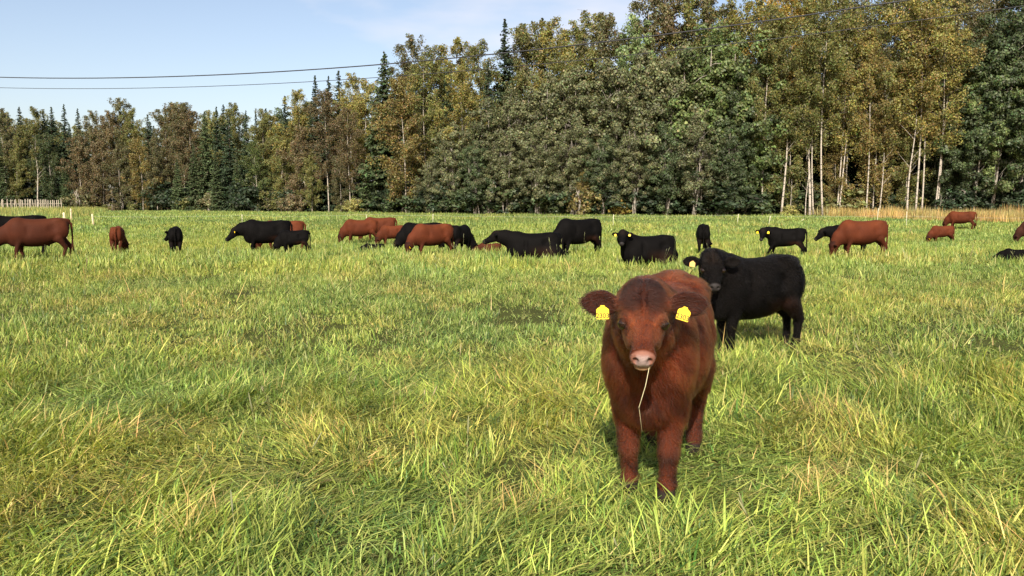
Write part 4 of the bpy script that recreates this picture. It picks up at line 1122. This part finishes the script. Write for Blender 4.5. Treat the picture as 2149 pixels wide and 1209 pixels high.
# right: the stand of white birch stems against dark spruces, and the deep green trees at the edge
for a in [('tall_birch', 'olive', 1600, 20, 0), ('tall_birch', 'golden', 1625, -25, 4), ('tall_birch', 'olive', 1642, 40, 2), ('tall_birch', 'yellow', 1690, -20, 5), ('tall_birch', 'olive', 1727, -40, -1), ('tall_birch', 'olive', 1708, 60, 0),
          ('tall_birch', 'brown', 1775, 20, 3), ('tall_birch', 'ochre', 1818, 70, 0), ('tall_birch', 'olive', 1862, -60, 4), ('tall_birch', 'olive', 1845, 60, 1), ('tall_birch', 'yellow', 1922, -40, -1), ('tall_birch', 'ochre', 1935, 10, 0),
          ('tall_birch', 'brown', 1992, -30, 1), ('tall_birch', 'olive', 1955, -70, 6), ('tall_birch', 'brown', 2062, -50, 5), ('broadleaf', 'deep', 2050, 60, 0), ('broadleaf', 'deep', 2110, 10, -1), ('broadleaf', 'green', 2085, 130, -2), ('broadleaf', 'deep', 2150, 90, -2), ('broadleaf', 'deep', 2030, 190, -1),
          ('broadleaf', 'deep', 1560, 130, 1), ('birch', 'yellow', 1575, 5, 8), ('spruce', 'dark', 1620, 120, 7), ('spruce', 'dark', 1660, 90, 9), ('spruce', 'dark', 1700, 110, 8), ('spruce', 'dark', 1745, 90, 8), ('spruce', 'dark', 1790, 100, 9), ('spruce', 'dark', 1830, 10, 12), ('spruce', 'dark', 1880, 90, 8), ('spruce', 'dark', 1920, 110, 8),
          ('spruce', 'dark', 1965, 100, 7), ('spruce', 'dark', 2010, 120, 8), ('tall_birch', 'olive', 1670, -50, 9), ('tall_birch', 'olive', 1760, -50, 9), ('tall_birch', 'brown', 1800, -30, 9), ('tall_birch', 'yellow', 1895, -60, 10), ('tall_birch', 'brown', 2030, -70, 10), ('broadleaf', 'deep', 2140, -60, 6),
          ('tall_birch', 'yellow', 1757, 40, 1), ('tall_birch', 'yellow', 1962, 30, -1), ('low_birch', 'olive', 1652, 225, 1), ('low_birch', 'ochre', 1752, 300, 2), ('low_birch', 'ochre', 1832, 215, 1), ('low_birch', 'olive', 1898, 250, 2), ('low_birch', 'deep', 1985, 260, 1), ('bare_birch', 'olive', 1905, 250, -2), ('bare_birch', 'olive', 2045, 300, -2), ('bare_birch', 'olive', 1691, 345, -2), ('bare_birch', 'olive', 1660, 375, -1), ('bare_birch', 'olive', 1700, 200, 0), ('bare_birch', 'olive', 1846, 320, -1), ('bare_birch', 'olive', 1972, 405, -3), ('bare_birch', 'olive', 78, 330, -3), ('bare_birch', 'olive', 1640, 230, 0)]:
    tree(*a)
# shrubs along the foot of the wood
_rs = np.random.RandomState(77)
for q, px in enumerate(np.linspace(-10, 2165, 74)):
    px = px + _rs.randn() * 9; zone = px
    ti = ['dark', 'dark', 'deep', 'dark'][_rs.randint(4)]
    if 600 < px < 780: ti = ['brown', 'deep', 'dark'][_rs.randint(3)]
    if 1600 < px < 2000: ti = ['dark', 'deep', 'olive'][_rs.randint(3)]
    tp = 395 - 25 * _rs.rand() + (12 if px > 1600 else 0)
    if px < 780:
        if q % 2: continue
        tp = 372 + 55 * _rs.rand(); ti = ['dark', 'deep', 'olive', 'dark', 'brown'][_rs.randint(5)]
    tree('shrub', ti, px, tp, (3.5 if 1590 < px < 2005 else -2.5) + 3 * _rs.rand(), None, .8 + .8 * _rs.rand())
for px, ti, tp in [(1300, 'golden', 418), (1658, 'yellow', 428), (745, 'yellow', 415), (615, 'rust', 405), (240, 'rust', 428), (1225, 'ochre', 385)]:
    tree('shrub', ti, px, tp, -4.5, None, .9)

ORD = ['first', 'second', 'third', 'fourth', 'fifth', 'sixth', 'seventh', 'eighth', 'ninth', 'tenth', 'eleventh', 'twelfth', 'thirteenth', 'fourteenth', 'fifteenth', 'sixteenth', 'seventeenth', 'eighteenth', 'nineteenth', 'twentieth']
def ordinal(i):
    if i < 20: return ORD[i]
    tens = {2: 'twenty', 3: 'thirty', 4: 'forty', 5: 'fifty', 6: 'sixty'}[(i + 1) // 10]
    r = (i + 1) % 10
    return tens + '-' + ORD[r - 1] if r else tens[:-1] + 'ieth'
def zone_of(px): return 'in the far left wood' if px < 760 else ('in the middle of the wood' if px < 1580 else 'in the right-hand stand')
TREES.sort(key=lambda t: t['px'])
_n, _c = {}, {}
for t in TREES:
    k = (t['kind'], t['tint'], zone_of(t['px'])); _n[k] = _n.get(k, 0) + 1
for t in TREES:
    k = (t['kind'], t['tint'], zone_of(t['px'])); i = _c.get(k, 0); _c[k] = i + 1
    w = ('' if t['kind'] == 'bare_birch' else WORD[t['tint']] + ' ') + NOUN[t['kind']]
    lab = f"only {w} {k[2]}" if _n[k] == 1 else f"{ordinal(i)} {w} from the left {k[2]}"
    nm = {'shrub': 'shrub', 'alder': 'alder_tree', 'broadleaf': 'broadleaf_tree', 'spruce': 'spruce_tree', 'wide_spruce': 'spruce_tree'}.get(t['kind'], 'birch_tree')
    root = empty(nm, (t['X'], t['Y'], t['z']), t['rz'])
    root.scale = (t['s'] * t['w'] if t['kind'] != 'shrub' else t['s'] * t['w'] * 1.2, t['s'] * t['w'] if t['kind'] != 'shrub' else t['s'] * t['w'] * 1.2, t['s'])
    tag(root, lab, 'shrub' if nm == 'shrub' else 'tree', 'shrubs along the wood edge' if nm == 'shrub' else 'trees of the wood')
    tm, cm = KIND[t['kind']][t['v']]
    obj('trunk', tm, root)
    if cm is not None:
        o = obj('crown', cm, root); c = TINT[t['tint']]; o.color = (c[0] * t['j'], c[1] * t['j'], c[2] * t['j'], 1)

def deep_wood():
    """the wood behind the edge trees, one mass that nobody could count"""
    rs = np.random.RandomState(9)
    P = []
    for k in range(260):
        px = rs.rand() * 2500 - 180; back = 13 + 26 * rs.rand()
        d = ray(px, 430); Y = 110.0
        for _ in range(10): Y = float(edge_y(d.x / d.y * Y)) + back
        P.append((d.x / d.y * Y, Y, px))
    P = np.array(P)
    base = len(PROTO)
    for kd, v in (('spruce', 0), ('birch', 1), ('spruce', 1), ('broadleaf', 0)):
        tm, cm = KIND[kd][v]; o = bpy.data.objects.new('wood_piece', cm.copy()); o.data.materials.clear(); o.data.materials.append(M_LEAFI); PROTO.append(o)
    idx = base + rs.choice(4, len(P), p=[.35, .25, .3, .1])
    tin = np.array([TINT['dark'], TINT['olive'], TINT['dark'], TINT['deep']])[idx - base] * (.8 + .4 * rs.rand(len(P), 1))
    h = np.interp(P[:, 2], [0, 550, 650, 900, 1100, 1500, 2149], [21, 21, 21, 19, 19, 21, 23]) * (.84 + .16 * rs.rand(len(P)))
    scatter('deep_wood', 'dark mass of spruce and birch wood behind the edge trees', None, (P[:, :2], idx, h / 22.0, tin), 'wood')
deep_wood()
# ------------------------------------------------------------------ the two calves in front
def ground_pt(x, y): return (x, y, float(gz(x, y)))
calf_root, calf_D = cattle('calf', 'fluffy red-brown calf in front, facing the camera with a straw in its mouth', 'calf', ground_pt(.877, 4.74), 250.7, 0.87, (0.100, 0.0215, 0.0064), M_RED,
    seed=3, group='calves', tags='LR', fur=FUR_A, hero=True, tagtext='2303', tag_size=0.066, calf=True, neck_el=35, neck_len=.50, neck_yaw=6, head_yaw=10, head_pitch=-40,
    h=0.0075, wide=1.04, head_w=1.40, head_s=.78, muz_w=1.05, belly=.0, deep=.10, knee=.30, leg=1.04, chest_w=.95, stance=.90, hump=True, keel=1.7, breast=.62, ear_len=1.22, ear_up=.05, front=(.02, -.06), hind=(.04, -.05))
cattle('calf', 'black calf standing behind the red-brown calf, head turned to the camera', 'calf', ground_pt(2.66, 8.95), 205, 0.80, (0.0036, 0.0028, 0.0025), M_BLACK,
    seed=5, group='calves', tags='R', fur=FUR_B, tag_size=0.06, tag_mat=M_TAGP, calf=True, neck_el=36, neck_len=.50, neck_yaw=28, head_yaw=58, head_pitch=-38,
    h=0.010, wide=1.0, head_w=1.3, head_s=.97, belly=.0, deep=.09, knee=.36, leg=1.06, chest_w=1.0, keel=1.9, front=(.03, -.08), hind=(.0, -.12))
# ------------------------------------------------------------------ the herd further out
def stand_at(px, Y):
    d = ray(px, 430); x = d.x / d.y * Y
    return (x, Y, float(gz(x, Y)))
def beast(name, label, cat, px, Y, heading, scale, colr, **kw):
    mat = M_BLACK if colr == BLACK else M_RED
    kw.setdefault('h', 0.026)
    loc = stand_at(px, Y); heading = heading + math.degrees(math.atan2(loc[1], loc[0])) - 90      # headings are as seen from the camera
    if kw.get('pose') == 'lie':
        a = math.radians(heading); KEEP_OUT.append((loc[0], loc[1], math.cos(a), math.sin(a), .78 * scale, .36 * scale))
    return cattle(name, label, cat, loc, heading, scale, colr, mat, seed=int(px) % 97 + 2, tag_size=kw.pop('tag_size', 0.065), **kw)

COW, CALF = 'cow', 'calf'
beast('cow', 'large red-brown cow at the left edge, grazing with its head out of frame', COW, 78, 23.4, 181, .96, DARKRED, pose='graze', front=(.10, -.10), hind=(.10, -.12), neck_el=-30, head_pitch=-60, tail_bend=.05)
beast('cow', 'black cow mostly hidden behind the large red-brown cow at the left edge', COW, 32, 25.5, 183, .98, BLACK, pose='graze', neck_el=-25)
beast('calf', 'red-brown calf seen from behind, grazing with its head to the right', CALF, 243, 27, 84, .74, RED, pose='graze', calf=True, neck_yaw=-38, head_yaw=-60)
beast('calf', 'black calf seen from behind beside the red-brown calf, head up', CALF, 366, 27, 88, .76, BLACK, calf=True, neck_yaw=25, head_yaw=45, neck_el=8)
beast('cow', 'black cow standing side-on with lowered head, calf in front of it', COW, 560, 29.5, 184, .98, BLACK, neck_el=-8, head_pitch=-45, neck_len=.54, head_yaw=12, front=(.05, -.08), hind=(.06, -.1), tags='L')
beast('cow', 'red cow showing only its rump behind the side-on black cow', COW, 594, 33, 180, .98, RED, pose='graze')
beast('calf', 'black calf grazing close in front of the side-on black cow', CALF, 616, 27.8, 176, .66, BLACK, calf=True, pose='graze', hind=(-.05, .08))
beast('cow', 'red cow grazing at the left of the three distant red cattle', COW, 757, 40, 184, .97, RED, pose='graze', front=(.08, -.08))
beast('cow', 'red cow in the middle behind, its rump above the small red calf', COW, 797, 42.5, 176, .98, RED, pose='graze')
beast('calf', 'small red calf at the right of the three distant red cattle', CALF, 824, 38, 192, .78, RED, pose='graze', calf=True)
beast('calf', 'black calf lying low in the grass below the three distant red cattle', CALF, 783, 30, 188, .50, BLACK, pose='lie', calf=True, neck_el=-20, head_pitch=-30)
beast('cow', 'black cow grazing behind the red cow with the yellow tag', COW, 886, 31.5, 192, .96, BLACK, pose='graze')
beast('cow', 'red cow grazing in the centre left with a yellow ear tag', COW, 908, 25.2, 208, .80, RED, pose='graze', front=(.1, -.1), hind=(.08, -.1), tags='L', neck_el=-44)
beast('calf', 'black calf turned away at the right of the tagged red cow', CALF, 964, 28.5, 62, .82, BLACK, pose='graze', calf=True, neck_yaw=-30)
beast('calf', 'dark brown calf lying low beside the tagged red cow', CALF, 1028, 29, 178, .52, DARKRED, pose='lie', calf=True, neck_el=-15, head_pitch=-25)
beast('cow', 'black cow lying with raised head turned left, in front of a grazing cow', COW, 1122, 23.6, 186, .94, BLACK, pose='lie', neck_el=22, head_pitch=-28, neck_len=.6, tags='')
beast('cow', 'bulky black cow grazing just behind the cow lying with raised head', COW, 1216, 25, 214, .92, BLACK, pose='graze', front=(.06, -.06), hind=(.08, -.08))
beast('cow', 'black cow lying in the grass and facing the camera', COW, 1362, 21.6, 206, .90, BLACK, pose='lie', neck_el=38, head_pitch=-35, neck_yaw=40, head_yaw=62, tags='LR', tag_size=.06, h=.02)
beast('calf', 'black calf seen from behind with its tagged head low to the right', CALF, 1477, 25.5, 92, .74, BLACK, pose='graze', calf=True, neck_yaw=-42, head_yaw=-62, tags='R')
beast('calf', 'black calf standing side-on, facing the camera with two ear tags', CALF, 1654, 24.6, 180, .71, BLACK, neck_el=18, head_pitch=-42, neck_yaw=35, head_yaw=78, calf=True, front=(.34, .10), hind=(.05, -.06), tags='LR', tag_size=.07)
beast('cow', 'stout red cow grazing on the right half of the pasture', COW, 1813, 24.8, 208, .89, RED, pose='graze', wide=1.12, front=(.08, -.06), hind=(.06, -.10), tags='')
beast('calf', 'black calf peeping out behind the stout red cow', CALF, 1782, 29, 196, .80, BLACK, calf=True, neck_el=5, head_yaw=20)
beast('calf', 'small red calf grazing in front of the farthest red cow', CALF, 1981, 41, 207, .74, RED, pose='graze', calf=True, tags='L', tag_size=.09)
beast('cow', 'farthest red cow grazing in front of the straw-coloured grass', COW, 2020, 54, 182, .96, RED, pose='graze', front=(.08, -.08), hind=(.08, -.08))
beast('cow', 'dark brown cow cut off by the right edge, head down', COW, 2186, 40, 190, .96, (0.040, 0.014, 0.008), pose='graze')
beast('calf', 'black calf lying in the grass at the right edge', CALF, 2142, 22.5, 184, .46, BLACK, pose='lie', calf=True, neck_el=-20, head_pitch=-25)

# the straw in the red-brown calf's mouth
D = calf_D
mo = D['org'] + D['HL'] * (D['f'] * .97 - D['sd'] * .0 - D['u'] * .275)
mw = np.array(calf_root.location) + rotz(math.radians(250.7)) @ (mo * .87)
P = np.array([mw + (.012, .03, .002), mw + (.030, -.005, 0), mw + (.012, -.02, -.085), mw + (-.016, -.012, -.19), mw + (-.012, -.005, -.205), mw + (.004, .01, -.31)])
V, F = tube(P, [.0014, .0015, .0015, .0014, .0012, .0007], 5)
B = Build(); B.add(V, F)
tag(obj('straw', B.mesh('straw', plain('dry_straw', (.55, .50, .30), .6, .15, 40), True)), 'thin pale bent straw hanging from the mouth of the red-brown calf', 'straw')
# ------------------------------------------------------------------ fence posts, stake fence, overhead wires
M_PLASTIC = plain('white_post_plastic', (.62, .60, .44), .5, .08, 10)
M_WOODP = plain('weathered_post_wood', (.55, .46, .28), .8, .25, 8, .3)
M_STAKE = plain('grey_stake_wood', (.36, .32, .25), .85, .35, 5, .3)
M_WIRE = plain('overhead_cable', (.022, .023, .027), .7, .1, 4)
M_TAPE = plain('fence_wire', (.45, .45, .40), .5, .1, 4)

def plastic_post(px, top, Y, lean, label):
    x, y, z = stand_at(px, Y); H = at_depth(px, top, Y).z - z
    root = empty('fence_post', (x, y, z)); root.rotation_euler = (0, lean, 0)
    B = Build(); V, F = tube([(0, 0, -.15), (0, 0, H * .5), (0, 0, H)], [.015, .016, .017], 6); B.add(V, F)
    V, F = tube([(-.07, 0, .12), (.07, 0, .12)], [.016, .016], 5); B.add(V, F)                              # tread-in foot
    obj('shaft', B.mesh('shaft', M_PLASTIC, True), root)
    for f in (.62, .9):
        C = Build(); a = np.linspace(0, 5.2, 8)
        V, F = tube(np.c_[.028 + .022 * np.cos(a), np.zeros(8), H * f + .03 * np.sin(a)], np.full(8, .008), 4); C.add(V, F)
        obj('wire_hook', C.mesh('wire_hook', M_PLASTIC), root)
    tag(root, label, 'fence post', 'thin posts of the wire fence')
for a in [(507, 450, 62, 0, 'thin pale fence post behind the black cow with lowered head'), (770, 450, 66, -.12, 'thin pale fence post behind the three distant red cattle'),
          (908, 449, 64, .02, 'thin pale fence post behind the tagged red cow'), (1183, 460, 58, .32, 'slanting thin fence post beside the bulky grazing black cow'),
          (1287, 450, 60, .04, 'thin pale fence post above the cow lying and facing the camera'), (1548, 449, 64, .10, 'thin pale fence post between the calf seen from behind and the tagged calf'),
          (1614, 453, 60, .16, 'leaning thin fence post above the black calf with two tags'), (1674, 452, 66, .95, 'fallen thin fence post lying slantwise near the white birches'),
          (1842, 437, 61, .05, 'thin tall fence post behind the stout red cow'), (1904, 444, 59, 0, 'thin fence post at the edge of the straw-coloured grass')]:
    plastic_post(*a)
def wood_post(px, top, Y, lean, label):
    x, y, z = stand_at(px, Y); H = at_depth(px, top, Y).z - z
    root = empty('fence_post', (x, y, z)); root.rotation_euler = (0, lean, 0)
    B = Build(); V, F = tube([(0, 0, -.2), (0, 0, H * .6), (0, 0, H - .03), (0, 0, H)], [.075, .068, .064, .045], 9); B.add(V, F)
    obj('pole', B.mesh('pole', M_WOODP, True), root)
    C = Build(); V, F = tube([(0, -.07, H * .8), (0, -.10, H * .8), (0, -.14, H * .8)], [.02, .03, .02], 6); C.add(V, F)
    obj('insulator', C.mesh('insulator', M_PLASTIC), root)
    tag(root, label, 'fence post', 'round wooden posts at the left')
wood_post(136, 446, 44, -.05, 'round wooden fence post just behind the rump of the large left cow')
wood_post(148, 438, 72, 0, 'farther wooden fence post standing out against the dark wood')
wood_post(194, 449, 58, -.06, 'round wooden fence post between the left cow and the red-brown calf')
pts = [stand_at(px, Y) for px, Y in ((194, 58), (507, 62), (770, 66), (908, 64), (1183, 58), (1287, 60), (1548, 64), (1614, 60), (1842, 61), (1904, 59), (2250, 57))]
P = []
for a, b in zip(pts[:-1], pts[1:]):
    for t in np.linspace(0, 1, 6)[:-1]:
        x, y = a[0] + (b[0] - a[0]) * t, a[1] + (b[1] - a[1]) * t; P.append((x, y, float(gz(x, y)) + .74 - .06 * 4 * t * (1 - t)))
B = Build(); V, F = tube(P, np.full(len(P), .004), 4); B.add(V, F)
tag(obj('fence_wire', B.mesh('fence_wire', M_TAPE)), 'single thin wire strung between the fence posts across the field', 'wire')

# stake fence in front of the wood at the far left
rs = np.random.RandomState(5)
sx, sy, sz = stand_at(55, 132)
root = empty('stake_fence', (sx, sy, sz)); tag(root, 'paling of rough pale upright stakes by the wood at the far left', 'fence')
W = (150) * 132 / FPX; n = 34
sm = []
for v in range(4):
    q = Build(); h = 2.15
    V, F = tube([(0, 0, -.1), (.02 * rs.randn(), 0, h * .5), (0, 0, h * .97), (0, 0, h)], [.068, .062, .055, .03], 6); q.add(V, F); sm.append(q.mesh('stake', M_STAKE, True))
for i in range(n):
    o = obj('stake', sm[rs.randint(4)], root); o.location = (-W / 2 + W * (i + .5) / n + rs.randn() * .05, rs.randn() * .03, 0)
    o.rotation_euler = (rs.randn() * .03, (-.10 + .10 * i / n) + rs.randn() * .03, rs.rand() * 6); o.scale = (1, 1, .93 + .12 * rs.rand())
for hgt in (.55, 1.45):
    q = Build(); V, F = tube([(-W / 2, .09, hgt), (0, .09, hgt - .03), (W / 2, .09, hgt + .02)], [.045, .05, .045], 6); q.add(V, F)
    obj('rail', q.mesh('rail', M_STAKE, True), root)

def cable(px_pts, A, Bp, rad, label):
    A, Bp = np.array(A), np.array(Bp); ts, zs = [], []
    for px, py in px_pts:
        d = ray(px, py); k = d.x / d.y
        t = (k * A[1] - A[0]) / ((Bp[0] - A[0]) - k * (Bp[1] - A[1])); Y = A[1] + t * (Bp[1] - A[1])
        ts.append(t); zs.append(CAM_H + d.z / d.y * Y)
    co = np.polyfit(ts, zs, 2)
    t = np.linspace(-.45, 1.6, 60); P = np.c_[A[0] + t * (Bp[0] - A[0]), A[1] + t * (Bp[1] - A[1]), np.polyval(co, t)]
    b = Build(); V, F = tube(P, np.full(60, rad), 6); b.add(V, F)
    tag(obj('overhead_cable', b.mesh('overhead_cable', M_WIRE, True)), label, 'cable', 'overhead cables')
cable([(0, 163), (300, 160.5), (650, 147), (1000, 118), (1450, 66), (1900, 0)], (-33.7, 54), (15.8, 33), .030, 'upper and thicker dark overhead cable crossing the sky')
cable([(0, 185.6), (300, 182), (650, 171), (1000, 149), (1450, 104), (1900, 44)], (-34.2, 55.2), (16.3, 34.2), .017, 'lower and thinner overhead cable crossing the sky')
grow_pasture()
